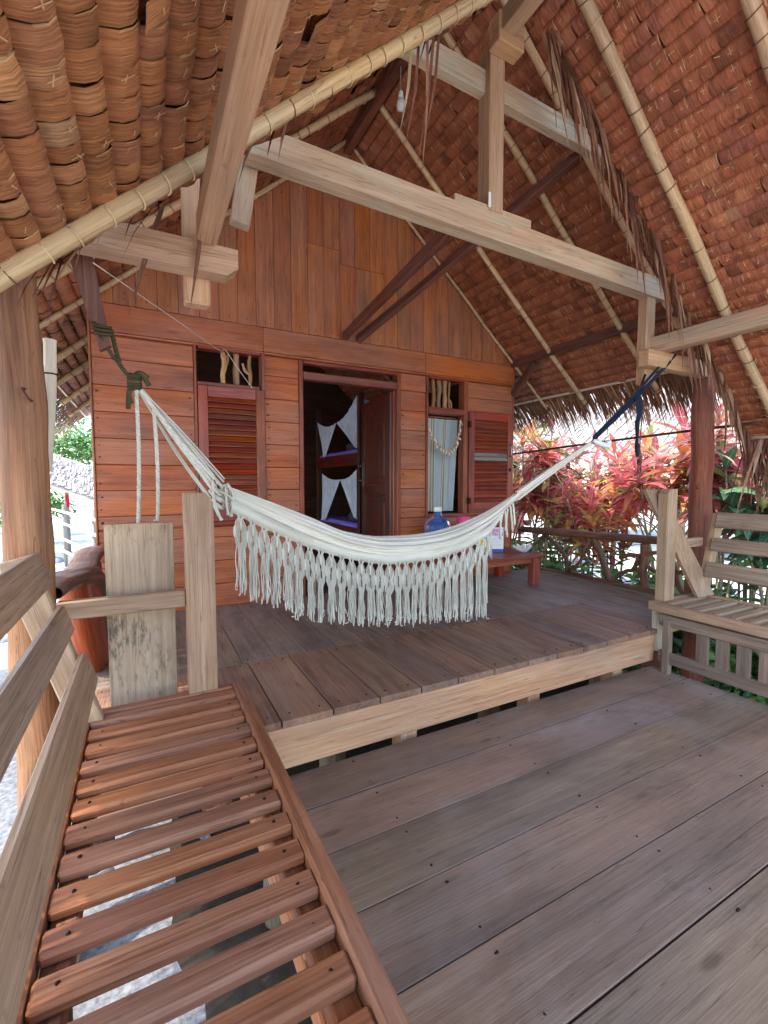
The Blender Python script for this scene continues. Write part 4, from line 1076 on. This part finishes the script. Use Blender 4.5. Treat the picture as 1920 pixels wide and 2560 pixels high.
for nm, c, sd in (('net_curtain', [(1.24, 2.69, 2.0), (1.24, 1.90, 1.895), (1.24, 2.36, 1.46), (1.24, 2.42, 1.45)], 0), ('net_curtain', [(1.24, 1.90, 1.895), (1.24, 1.215, 2.155), (1.24, 1.215, 1.50), (1.24, 1.26, 1.52)], 2), ('net_end', [(1.24, 1.21, 2.155), (2.15, 1.21, 2.05), (2.15, 1.21, 1.5), (1.24, 1.21, 1.5)], 1)):
    mb = MB(); mb.grid(patch(c, axis=(1, 0, 0) if nm == 'net_curtain' else (0, 1, 0), seed=sd, sag=.06), 22, 16); mb.build(nm, M['net'], n1)
n2 = thing('mosquito_net', 'pale mosquito net parted in a triangle over the lower bunk', 'mosquito net', (1.25, 1.9, .8))
for nm, c, sd in (('net_curtain', [(1.24, 2.5, 1.21), (1.24, 1.78, 1.11), (1.24, 2.38, .52), (1.24, 2.52, .50)], 1), ('net_curtain', [(1.24, 1.78, 1.11), (1.24, 1.22, 1.235), (1.24, 1.21, .60), (1.24, 1.30, .62)], 3)):
    mb = MB(); mb.grid(patch(c, seed=sd, sag=.04), 22, 16); mb.build(nm, M['net'], n2)
for k, zz in enumerate((2.18, 1.24)):
    pass

# curtain and garland in the right-hand window
cu = thing('curtain', 'sheer white curtain with yellow stripes hung on a rod in the right window', 'curtain', (1.76, .12, 1.25))
def cf(u, v):
    x = lerp(1.53, lerp(1.99, 1.93, v), u); return (x, .13 + .018 * math.sin(u * 30 + v) * (.4 + .6 * v) + .01 * math.sin(u * 9 + 2), lerp(1.762, .745, v))
mb = MB(); mb.grid(cf, 60, 24, 0, .5, True, lambda u, v: Vector((v * 2, u * .44, 0))); mb.build('curtain_cloth', M['curtain'], cu)
mb = MB(); mb.tube([(1.46, .125, 1.778), (2.05, .125, 1.778)], .009, 8); mb.build('curtain_rod', M['stick'], cu)
ga = thing('shell_garland', 'garland of brown and cream shells draped across the curtained window', 'garland', (1.74, .0, 1.5))
gp = smoothpath([(1.925, -.005, 1.73), (1.90, -.012, 1.60), (1.85, -.02, 1.46), (1.76, -.025, 1.385), (1.66, -.02, 1.43), (1.575, -.012, 1.52), (1.515, -.005, 1.62)], 9)
mb = MB(); mb.tube(gp, .0025, 5); mb.build('string', M['tie'], ga)
protos = []
for k in range(3):
    mb = MB(); mb.tube([(0, 0, -.03), (.003, 0, -.018), (0, .002, 0), (-.002, 0, .02), (0, 0, .034)], [.002, .009, .012 - .002 * k, .008, .002], 7, 0, wob=.3)
    protos.append(mb)
first = []
for i in range(0, len(gp), 1):
    t = gp[min(i + 1, len(gp) - 1)] - gp[max(i - 1, 0)]; nrm = Vector((-t.z, 0, t.x)).normalized()
    k = i % 3
    if len(first) <= k:
        o = protos[k].build('shell', M['shellb'] if k else M['shell'], ga); first.append(o)
    else:
        o = first[k].copy(); col.objects.link(o); o.parent = ga
    out = nrm if nrm.z < 0 else -nrm
    if abs(t.z) > abs(t.x): out = Vector((U(-.6, .6), -.3, -1))
    out = (out + Vector((U(-.5, .5), U(-.4, .1), U(-.3, .3)))).normalized()
    o.rotation_mode = 'QUATERNION'; o.rotation_quaternion = out.to_track_quat('Z', 'Y'); o.location = Vector(gp[i]) + Vector((0, -.012, 0)) + out * .012 - ga.location

# ------------------------------------------------------------------ table and what stands on it
tb = thing('low_table', 'low dark red wooden table against the house wall', 'table', (1.93, -.42, 0))
mb = MB()
for k in range(3): mb.box((1.93, -.75 + .232 * k + .115, .315), (1.06, .229, .032), None, 0, .005)
mb.build('tabletop', M['trim'], tb)
for x in (1.47, 2.395):
    for y in (-.66, -.14): mb = MB(); mb.box((x, y, .15), (.085, .085, .298), None, 0, .005); mb.build('leg', M['trim'], tb)
for y in (-.66, -.14): mb = MB(); mb.box((1.932, y, .265), (.835, .03, .06)); mb.build('apron', M['trim'], tb)
for x in (1.47, 2.395): mb = MB(); mb.box((x, -.40, .265), (.03, .43, .06)); mb.build('apron', M['trim'], tb)
T = .3315
jg = thing('water_jug', 'large translucent blue water bottle with a white cap on the low table', 'water bottle', (1.44, -.30, T))
mb = MB(); prof = [(.02, 0), (.12, 0), (.135, .015), (.135, .05), (.128, .06), (.135, .075), (.135, .14), (.128, .15), (.135, .165), (.135, .30), (.13, .32), (.11, .355), (.07, .385), (.042, .40), (.036, .42), (.036, .45), (.001, .451)]
mb.lathe(prof, (1.44, -.30, T), 36); mb.build('bottle', M['jug'], jg)
mb = MB(); mb.lathe([(.001, .442), (.041, .442), (.042, .475), (.036, .487), (.001, .488)], (1.44, -.30, T), 24); mb.build('cap', M['white'], jg)
bk = thing('book', 'white book with red lettering on its pink top standing on the low table', 'book', (2.10, -.40, T))
bdir = Vector((.88, -.475, 0)).normalized(); bn = Vector((-bdir.y * -1 * -1, -bdir.x, 0)); bn = Vector((bdir.y, -bdir.x, 0))   # face towards the viewer
BC = Vector((2.10, -.40, T)); Rb = Matrix((bdir, -bn, Vector((0, 0, 1)))).transposed()
def bb(mb, a0, a1, z0, z1, t, off, mi=0): mb.box(BC + bdir * ((a0 + a1) / 2) + bn * off + Vector((0, 0, (z0 + z1) / 2)), (a1 - a0, t, z1 - z0), Rb, mi, .001)
mb = MB(); bb(mb, -.085, .085, 0, .26, .026, 0); mb.build('cover', M['white'], bk)
mb = MB(); bb(mb, -.0853, .0853, -.0003, .034, .0266, 0); mb.build('base_band', M['bluep'], bk)
mb = MB(); bb(mb, -.0845, .0845, .168, .252, .001, .0137); mb.build('title_panel', M['lilac'], bk)
mb = MB()
for k, wd in enumerate((.15, .14, .15, .12, .15, .13)): bb(mb, -.075, -.075 + wd, .150 - .017 * k, .1525 - .017 * k, .001, .0137)
mb.build('blurb_lines', M['greytext'], bk)
def text(s, size, a, z, mat, off=.0147):
    cv = bpy.data.curves.new('lettering', 'FONT'); cv.body = s; cv.size = size; cv.align_x = 'LEFT'; cv.extrude = .0004; cv.offset = .0006
    o = bpy.data.objects.new('lettering', cv); col.objects.link(o)
    bpy.context.view_layer.update()
    me = bpy.data.meshes.new_from_object(o.evaluated_get(bpy.context.evaluated_depsgraph_get())); bpy.data.objects.remove(o)
    me.name = 'lettering'; me.materials.clear(); me.materials.append(mat)
    o = bpy.data.objects.new('lettering', me); col.objects.link(o); o.parent = bk
    mw = Matrix.Translation(BC + bdir * a + bn * off + Vector((0, 0, z)) - bk.location) @ Matrix((bdir, Vector((0, 0, 1)), bn)).transposed().to_4x4()
    o.matrix_local = mw @ Matrix.Diagonal((.86, 1, 1, 1))
text('IT ENDS', .047, -.078, .212, M['redtext']); text('WITH US', .045, -.078, .175, M['redtext'])
mb = MB(); c0 = BC - bdir * .135 + Vector((0, .04, 0)); c0.z = T
mb.lathe([(.001, 0), (.040, 0), (.041, .045)], c0, 24, 0); mb.lathe([(.041, .045), (.041, .075)], c0, 24, 1); mb.lathe([(.041, .075), (.041, .115), (.037, .122), (.001, .123)], c0, 24, 0); mb.lathe([(.03, .123), (.031, .145), (.028, .15), (.001, .15)], c0, 24, 1)
tag(mb.build('canister', [M['yellow'], M['white']]), 'small yellow canister with a white band left of the book', 'canister')
mb = MB(); mb.lathe([(.001, 0), (.05, 0), (.06, .03), (.066, .38), (.06, .385)], (1.74, -.32, T), 26, 0)
tag(mb.build('cup', [M['pinkp']]), 'tall pink cup behind the hammock on the low table', 'cup')
mb = MB()
def shellf(u, v):
    a = lerp(-1.35, 1.35, v); r = u * (.15 + .012 * math.cos(a * 13)) ; 
    return (2.36 + r * math.sin(a) * 1.0 , -.52 + r * math.cos(a) * .72 - .05, T + .012 + .055 * u ** 1.6 + .012 * math.cos(a * 13) * u)
mb.grid(shellf, 14, 70); mb.grid(lambda u, v: Vector(shellf(u, v)) + Vector((0, 0, -.009 - .004 * (1 - u))), 14, 70)
tag(mb.build('clam_shell', M['shell']), 'large fluted white clam shell on the right end of the low table', 'shell')
mb = MB(); mb.lathe([(.001, 0), (.045, 0), (.062, .03), (.07, .08), (.06, .13), (.03, .17), (.02, .21), (.024, .25), (.018, .25), (.014, .21), (.001, .2)], (2.33, -.20, T), 26)
tag(mb.build('clay_pot', M['terra']), 'round terracotta pot with a narrow neck at the back of the low table', 'pot')
mb = MB(); mb.lathe([(.001, 0), (.025, .002), (.045, .02), (.055, .05), (.054, .072), (.049, .072), (.044, .04), (.02, .015), (.001, .012)], (3.06, 0.098, 0.522), 24)
tag(mb.build('coconut_bowl', M['coco']), 'half coconut shell bowl sitting on the branch rail by the house corner', 'bowl')

# ------------------------------------------------------------------ hanging odds and ends
lb = thing('light_bulb', 'unlit white bulb hanging on a thin cord from the gable ridge', 'light bulb', (.60, -1.0, 4.1))
mb = MB(); mb.tube(smoothpath([(.61, -1.0, 4.12), (.607, -1.0, 4.0), (.61, -1.0, 3.915)], 6), .005, 6); mb.build('cord', M['grey'], lb)
mb = MB(); mb.lathe([(.012, .0), (.018, -.01), (.02, -.05), (.016, -.055)], (.61, -1.0, 3.93), 16); mb.build('lamp_holder', M['white'], lb)
mb = MB(); mb.lathe([(.016, 0), (.03, -.03), (.034, -.06), (.026, -.085), (.001, -.095)], (.61, -1.0, 3.885), 20); mb.build('bulb_glass', M['bulb'], lb)
mb = MB()
q = smoothpath([(-1.447, -1.90, 1.60), (-1.452, -1.90, 1.45), (-1.462, -1.9, 1.30), (-1.48, -1.9, 1.10)], 12)
mb.tube(q, [.021 * (1.1 if i % 9 == 0 else 1) for i in range(len(q))], 16, 0, False)
mb.tube([Vector(q[0]) + Vector((0, 0, .0015)), q[0] - Vector((0, 0, .06))], [.015, .015], 14, 1, False); mb.tube([(-1.447, -1.9, 1.555), (-1.447, -1.9, 1.54)], [.015, .001], 14, 1)
ring = [Vector((-1.452 + .0235 * math.cos(a), -1.90 + .0235 * math.sin(a), 1.47)) for a in np.linspace(0, 2 * PI, 16)]; mb.tube(ring, .003, 5, 1)
tag(mb.build('bamboo_pipe', [M['paleb'], M['nail_gap_shade']]), 'pale hollow bamboo tube strapped upright beside the left post', 'bamboo tube')
for (a, m_, e), lab in ((((-1.045, -2.06, 2.13), (-1.11, -2.07, 1.92), (-1.178, -2.06, 1.68)), 'dry brown frond stalk hanging slanted from the thatch, left of the post bracket'), (((-.905, -2.09, 2.28), (-.925, -2.10, 2.0), (-.963, -2.09, 1.745)), 'straight dry frond stalk hanging in front of the left post bracket')):
    mb = MB(); mb.blade(smoothpath([a, m_, e], 6), [.004, .008, .010, .011, .010, .009, .008, .009, .008, .006, .004, .003, .001], (1, .2, 0), 0, .12, .4)
    tag(mb.build('frond_stalk', M['frond']), lab, 'frond stalk')
mb = MB(); mb.tube(smoothpath([(-1.287, -2.03, 1.865), (-1.0, -1.3, 1.86), (-.62, -.5, 1.93), (-.53, -.20, 2.155), (-.53, -.06, 2.16), (-.31, -.045, 1.88)] if False else [(-1.287, -2.03, 1.865), (-.95, -1.2, 1.965), (-.60, -.30, 2.08), (-.525, -.06, 2.16), (-.42, -.045, 2.02), (-.305, -.042, 1.87)], 8), .0022, 5)
tag(mb.build('string', M['cord']), 'thin white string stretched from the left bracket to the left window', 'string')
mb = MB(); q = smoothpath([(2.92, .6, 1.40), (2.92, -.6, 1.45), (2.92, -1.85, 1.49), (2.92, -2.35, 1.50)], 6); mb.tube(q, .011, 8)
tag(mb.build('drying_pole', M['pole']), 'thin dark pole hung horizontally along the right side above the railing', 'pole')

# ------------------------------------------------------------------ plants
def leaf(mb, base, d, L, W, droop, r, mi=0, fold=.25, n=5):
    d = Vector(d).normalized(); pts = [Vector(base)]; dd = d.copy()
    for i in range(n):
        dd = (dd + Vector((0, 0, -droop / n))).normalized(); pts.append(pts[-1] + dd * L / n)
    side = d.cross(Vector((0, 0, 1)))
    if side.length < .05: side = Vector((1, 0, 0))
    side = (side.normalized() + Vector((0, 0, U(-.5, .5)))).normalized()
    prof = [.12, .75, 1, .85, .5, .02] if n == 5 else [.15, .9, .8, .02]
    mb.blade(pts, [W * p for p in prof], side, mi, r, fold, None, True, True)
def shrub_proto(name, nst, h, spread, llen, lw, lpt, mats, tips=2, base_h=.45, col_spread=.16):
    root = thing(name, '', None, (0, 0, 0)); st = MB(); lf = MB()
    for s in range(nst):
        a = 2 * PI * s / nst + U(-.4, .4); bx = Vector((math.cos(a), math.sin(a), 0)) * U(.02, .12)
        hh = h * U(.62, 1.0); top = Vector((math.cos(a), math.sin(a), 0)) * spread * U(.3, 1.0) + Vector((0, 0, hh))
        q = smoothpath([bx + Vector((0, 0, -.1)), bx * 1.3 + Vector((U(-.05, .05), U(-.05, .05), hh * .35)), bx.lerp(top, .6) + Vector((U(-.05, .05), U(-.05, .05), hh * .15)), top], 5)
        st.tube(q, [lerp(.016, .007, i / (len(q) - 1)) for i in range(len(q))], 7, wob=.15)
        ends = [(q, .5)]
        for b in range(tips - 1):
            i0 = int(len(q) * U(.45, .75)); p0 = q[i0]; e = p0 + Vector((U(-1, 1), U(-1, 1), U(.5, 1.2))).normalized() * U(.25, .5) * h * .45
            qb = smoothpath([p0, p0.lerp(e, .5) + Vector((U(-.04, .04), U(-.04, .04), .03)), e], 4); st.tube(qb, [lerp(.012, .006, i / (len(qb) - 1)) for i in range(len(qb))], 6); ends.append((qb, .8))
        for qq, frac in ends:
            tipc = rnd(); N = int(lpt * U(.8, 1.2))
            for k in range(N):
                t = 1 - (k / N) * frac; i = t * (len(qq) - 1); i0 = min(int(i), len(qq) - 2); p = qq[i0].lerp(qq[i0 + 1], i - i0)
                if p.z < base_h * h: continue
                az = k * 2.4 + U(-.3, .3); el = lerp(1.1, -.25, (k / N)) + U(-.2, .2)
                d = Vector((math.cos(az) * math.cos(el), math.sin(az) * math.cos(el), math.sin(el)))
                r = min(1, max(0, tipc + random.gauss(0, col_spread)))
                leaf(lf, p, d, llen * U(.7, 1.15), lw * U(.75, 1.2), U(.5, 1.4), r)
    st.build('branches', M['bark'], root); lf.build('leaves', M[mats], root)
    return root
protos = [shrub_proto('croton_shrub', 6, 2.5, .55, .34, .036, 24, 'croton', 3, .5), shrub_proto('croton_shrub', 7, 2.15, .6, .30, .034, 24, 'croton', 3, .42), shrub_proto('croton_shrub', 5, 2.75, .5, .36, .04, 24, 'croton', 3, .55),
          shrub_proto('croton_shrub', 6, 2.35, .6, .34, .028, 22, 'crotondark', 3, .45), shrub_proto('croton_shrub', 5, 2.7, .4, .42, .055, 22, 'pinkleaf', 3, .5), shrub_proto('broadleaf_shrub', 5, 2.3, .45, .34, .07, 18, 'teal', 2, .35)]
used = set()
def place(k, x, y, rz, sc, label, cat, group):
    p = protos[k]
    if k in used:
        r = p.copy(); col.objects.link(r)
        for ch in list(p.children):
            c = ch.copy(); col.objects.link(c); c.parent = r
    else: r = p; used.add(k)
    r.location = (x, y, -.78); r.rotation_euler = (0, 0, rz); r.scale = (sc, sc, sc)
    tag(r, label, cat, group)
spots = [(0, 4.15, .95, 'red and orange croton shrub behind the middle of the branch rail, near the house corner'), (1, 4.0, -.15, 'low orange croton shrub just beyond the middle of the branch rail'), (2, 4.35, -.75, 'tall red croton shrub behind the right bench end post'),
         (4, 4.5, -1.35, 'pink-leaved shrub right beside the trunk post'), (0, 4.9, .25, 'red and orange croton in the second row behind the orange croton'), (3, 4.3, 1.75, 'dark purple-green croton nearest the house corner'), (1, 5.2, 1.35, 'orange croton behind the dark croton'),
         (2, 5.4, -.4, 'tall red croton in the back row behind the rail'), (4, 5.6, .7, 'pink-leaved shrub in the back row under the eave fringe'), (5, 4.2, -1.95, 'broad green and orange leaved shrub behind the right bench backrest'), (3, 5.1, -1.4, 'dark croton behind the pink-leaved shrub'),
         (5, 4.9, -2.7, 'broadleaf shrub at the far right behind the hanging fronds'), (1, 6.0, -1.6, 'orange croton far behind the right bench'), (0, 5.9, 2.3, 'red croton at the back left of the flower bed'), (4, 5.0, -2.1, 'pink-leaved shrub behind the broad-leaved shrub'), (2, 6.3, .2, 'tallest red croton at the back of the flower bed')]
for i, (k, x, y, lab) in enumerate(spots):
    place(k, x, y, U(0, 6.28), U(.92, 1.06) * (1.2 if y > .9 else 1.0), lab, 'shrub', 'croton and cordyline shrubs beyond the branch rail')
# low green plants by the deck
def herb():
    root = thing('green_plant', '', None); lf = MB()
    for s in range(7):
        a = U(0, 6.28); e = Vector((math.cos(a) * U(.05, .22), math.sin(a) * U(.05, .22), U(.18, .5)))
        q = smoothpath([(0, 0, 0), e * .5 + Vector((0, 0, .05)), e], 4); lf.tube(q, .004, 5, 0, True, .2)
        for k in range(9):
            p = q[min(len(q) - 1, 2 + k)]; az = k * 2.4; leaf(lf, p, (math.cos(az), math.sin(az), U(.1, .7)), U(.10, .18), U(.022, .04), U(.3, 1.0), rnd(), 0, .2, 5)
    lf.build('leaves', M['green'], root); return root
hp_ = [herb() for _ in range(3)]; hu = set()
for i in range(44):
    k = i % 3; x = U(3.3, 3.8) if i % 2 else U(3.8, 5.2); y = -3.4 + i * .125 + U(-.08, .08)
    if k in hu:
        r = hp_[k].copy(); col.objects.link(r)
        for ch in list(hp_[k].children): c = ch.copy(); col.objects.link(c); c.parent = r
    else: r = hp_[k]; hu.add(k)
    r.location = (x, y, -.78); r.rotation_euler = (0, 0, U(0, 6.28)); s_ = U(1.1, 2.1); r.scale = (s_, s_, s_)
    tag(r, 'small bright green leafy plant at the foot of the croton shrubs', 'plant', 'low green plants beside the deck')
mb = MB()
for i in range(9500):
    x, y = 3.05 + 3.2 * rnd() ** 1.5, U(-4.2, 3.0)
    if noise.noise(Vector((x * 1.1, y * 1.1, 3))) < -.3: continue
    a = U(0, 6.28); leaf(mb, (x, y, -.79), (math.cos(a), math.sin(a), U(.6, 2.2)), U(.10, .26), U(.016, .04), U(.3, 1.2), rnd(), 0, .2, 3)
tag(mb.build('ground_cover', M['green']), 'low green ground cover under the shrubs', 'ground cover', None, 'stuff')

# trees further off
def tree(x, y, h, cr, label, n=1500, group='trees beyond the huts'):
    root = thing('tree', label, 'tree', (x, y, -.78), group); mb = MB()
    q = smoothpath([(x, y, -.9), (x + U(-.2, .2), y, h * .25), (x + U(-.3, .3), y + U(-.3, .3), h * .6), (x, y, h * .9)], 5); mb.tube(q, [lerp(.16, .04, i / (len(q) - 1)) for i in range(len(q))], 9, wob=.2)
    cl = []
    for b in range(9):
        i0 = int(len(q) * U(.35, .9)); e = Vector((x, y, h * .72)) + Vector((U(-1, 1) * cr, U(-1, 1) * cr, U(-.45, .5) * cr)); mb.tube([q[i0], q[i0].lerp(e, .5) + Vector((0, 0, .1)), e], [.05, .035, .012], 6); cl.append(e)
    mb.build('trunk', M['trunk'], root); lf = MB()
    for i in range(n):
        c = random.choice(cl); p = c + Vector((random.gauss(0, .3) * cr * .8, random.gauss(0, .3) * cr * .8, random.gauss(0, .22) * cr * .8)); a = U(0, 6.28)
        leaf(lf, p, (math.cos(a), math.sin(a), U(-.5, .6)), U(.14, .3), U(.03, .06), U(.3, 1.2), rnd(), 0, .2, 3)
    lf.build('crown', M['green'], root)
tree(-4.6, 15.5, 3.4, 1.7, 'leafy green tree behind the grey thatched hut on the left')
tree(-2.4, 14.5, 3.0, 1.5, 'green tree beside the house corner, right of the grey hut roof')
tree(-7.5, 16, 4.4, 2.2, 'larger tree at the far left behind the trunk post')
tree(-4.0, 12.2, .6, .9, 'low dark green bush under the grey hut roof edge', 900)
tree(-7, 6, 3.8, 2.0, 'tree far left of the veranda beyond the sand')
tree(-5.2, 1.5, 2.4, 1.3, 'small tree left of the veranda beside the path', 900)
tree(15, 3, 5.5, 2.6, 'tall tree behind the neighbouring red hut'); tree(13, -4, 5, 2.4, 'tree to the right beyond the shrubs'); tree(17, 9, 6, 3, 'tree behind the roof of the neighbouring hut')
tree(9, -6, 3.5, 1.8, 'small tree far right beyond the bench')
# grey thatched shelter on the left
hut = thing('thatched_shelter', 'open shelter with a grey thatched roof beyond the bamboo fence on the left', 'shelter', (-4.0, 9.4, -.78))
mb = MB()
def ro(u, v): return Vector((lerp(-6.2, -1.55, u), lerp(8.6, 10.4, v), lerp(lerp(2.42, .42, u), lerp(2.95, 1.2, u), v) + .03 * noise.noise(Vector((u * 30, v * 12, 0)))))
for i in range(26):
    for j in range(9):
        for _ in range(4):
            u, v = (i + rnd()) / 26, (j + rnd()) / 9; a = ro(u, v) + Vector((0, 0, .03)); e = ro(u, max(0, v - .14)) + Vector((U(-.05, .05), -.02, .01)); mb.strip([a, e], [.03, .02], (1, 0, 0))
mb.grid(ro, 12, 6); mb.build('roof', M['roofgrey'], hut)
for (x, y, z1) in ((-5.8, 8.75, 2.2), (-3.2, 8.75, 1.1), (-2.95, 10.2, 1.6), (-2.2, 8.8, .7)):
    mb = MB(); mb.tube([(x, y, -.85), (x, y, z1)], .05, 8); mb.build('post', M['grey'], hut)
for v in (.02, .5, .98):
    mb = MB(); mb.tube([ro(0, v) + Vector((0, 0, -.06)), ro(1, v) + Vector((0, 0, -.06))], .035, 8); mb.build('rafter', M['paleb'], hut)
mb = MB(); mb.blade([(-2.86, 9.6, .80), (-2.87, 9.6, .7), (-2.85, 9.6, .58), (-2.86, 9.6, .48)], [.03, .04, .035, .03], (1, 0, 0)); tag(mb.build('hanging_cloth', M['redcloth']), 'red cloth hung out under the grey shelter', 'cloth')
mb = MB(); mb.box((-2.25, 9.6, -.0), (.25, .25, .3), None, 0, .03); tag(mb.build('bucket_box', M['bluecloth']), 'blue box standing by the shelter', 'box')
# bamboo fence
fe = thing('bamboo_fence', 'fence of pale horizontal bamboo poles between the left post and the house', 'fence', (-2.5, 6.8, -.78))
fa_, fb_ = Vector((-3.7, 10.9, 0)), Vector((-1.55, 3.7, 0))
for zz in (.50, .23, -.09, -.37):
    a = fa_ + Vector((0, 0, zz + U(-.03, .05))); b = fb_ + Vector((0, 0, zz + U(-.05, .03))); mb = MB(); mb.tube(smoothpath([a, a.lerp(b, .5) + Vector((U(-.04, .04), 0, U(-.03, .03))), b], 8), .03, 8, wob=.1); mb.build('pole', M['paleb'], fe)
for t in (.05, .45, .80, .99):
    p = fa_.lerp(fb_, t); mb = MB(); mb.tube([p + Vector((.04, 0, -.85)), p + Vector((.04, 0, .62))], .035, 8); mb.build('post', M['grey'], fe)
# stones
def stone(seed, r):
    mb = MB(); mb.grid(lambda u, v: (Vector((math.cos(2*PI*v) * math.sin(PI*u), math.sin(2*PI*v) * math.sin(PI*u), .62 * math.cos(PI*u))) * r * (1 + .28 * noise.noise(Vector((math.cos(2*PI*v) * 1.4 + seed, math.sin(2*PI*v) * math.sin(PI*u) * 1.4, math.cos(PI*u) * 1.4))))), 10, 14, 0, None, True, None, True)
    return mb
sp_ = [stone(k * 3.7, 1).build('stone', M['stone']) for k in range(4)]; su = set()
for i in range(42):
    k = i % 4
    if k in su: o = sp_[k].copy(); col.objects.link(o)
    else: o = sp_[k]; su.add(k)
    x, y = (U(-3.6, -2.2), U(5.2, 9.0)) if i < 24 else (U(-3.4, -1.9), U(-3.2, 4.5))
    s = U(.08, .22) if i < 24 else U(.05, .12); o.scale = (s * U(.9, 1.4), s, s); o.location = (x, y, -.76); o.rotation_euler = (0, 0, U(0, 6.28))
    tag(o, 'rounded grey stone lying on the sand left of the veranda', 'stone', 'stones on the sand')
mb = MB(); mb.box((-1.98, -1.62, -.74), (.7, .32, .08), Matrix.Rotation(.1, 3, 'Z'), 0, .015); tag(mb.build('concrete_slab', M['concrete']), 'flat grey concrete slab beside the stump footing of the left post', 'slab')
mb = MB()
mb.tube(smoothpath([(-1.9, -2.35, -.78), (-1.66, -2.24, -.55), (-1.56, -2.16, -.48), (-1.3, -2.05, -.5)], 6), .035, 10, 0)
tag(mb.build('bamboo_brace', M['paleb']), 'pale bamboo pole lashed low under the left bench', 'bamboo pole')
mb = MB()
for k in range(6): mb.tube(smoothpath([(-1.66 + .02 * k, -2.26 + .01 * k, -.54), (-1.64 + .02 * k, -2.20, -.49 + .006 * k), (-1.60 + .015 * k, -2.14, -.52), (-1.63 + .02 * k, -2.18, -.575)], 5), .011, 7, wob=.2)
tag(mb.build('rope_lashing', M['cord']), 'pale rope lashing round the bamboo pole below the left bench', 'rope')
# neighbouring hut on the right
nh = thing('neighbour_hut', 'dark red plank hut with a pale thatched roof behind the croton shrubs', 'hut', (12.5, 7, -.78))
mb = MB()
for i in range(12): mb.box((10.75, 5.7 + .45 * i, .35), (.05, .445, 2.3))
mb.build('wall', M['redwall'], nh)
mb = MB()
for i in range(60):
    for j in range(14):
        for _ in range(2):
            u, v = (i + rnd()) / 60, (j + rnd()) / 14
            def rf(u, v): return Vector((lerp(9.9, 13.5, v), lerp(-1.5, 12.5, u), lerp(1.75, 4.6, v)))
            a = rf(u, v) + Vector((0, 0, .05)); e = rf(u, v - .12) + Vector((-.02, U(-.06, .06), .02)); mb.strip([a, e], [.05, .03], (0, 1, 0))
mb.grid(rf, 4, 4); mb.build('roof', M['roofgrey'], nh)
for y in (-1.2, 2.2, 5.6): mb = MB(); mb.tube([(10.2, y, -.85), (10.2, y, 1.9)], .07, 9); mb.build('post', M['trunk'], nh)
mb = MB(); mb.box((10.35, 6.86, -.33), (.04, 1.15, .8), None, 0, .004); tag(mb.build('white_board', M['whitewall']), 'white board leaning against the red hut, seen between the shrub stems', 'board')
mb = soft((7.6, 3.05, -.12), (.25, .42, .24)); tag(mb.build('dark_bag', M['navy']), 'dark blue bag hung beyond the branch rail', 'bag')
mb = MB(); mb.box((7.6, 3.05, -.45), (.06, .06, .7)); tag(mb.build('wooden_stake', M['grey']), 'grey stake holding up the dark blue bag', 'stake')
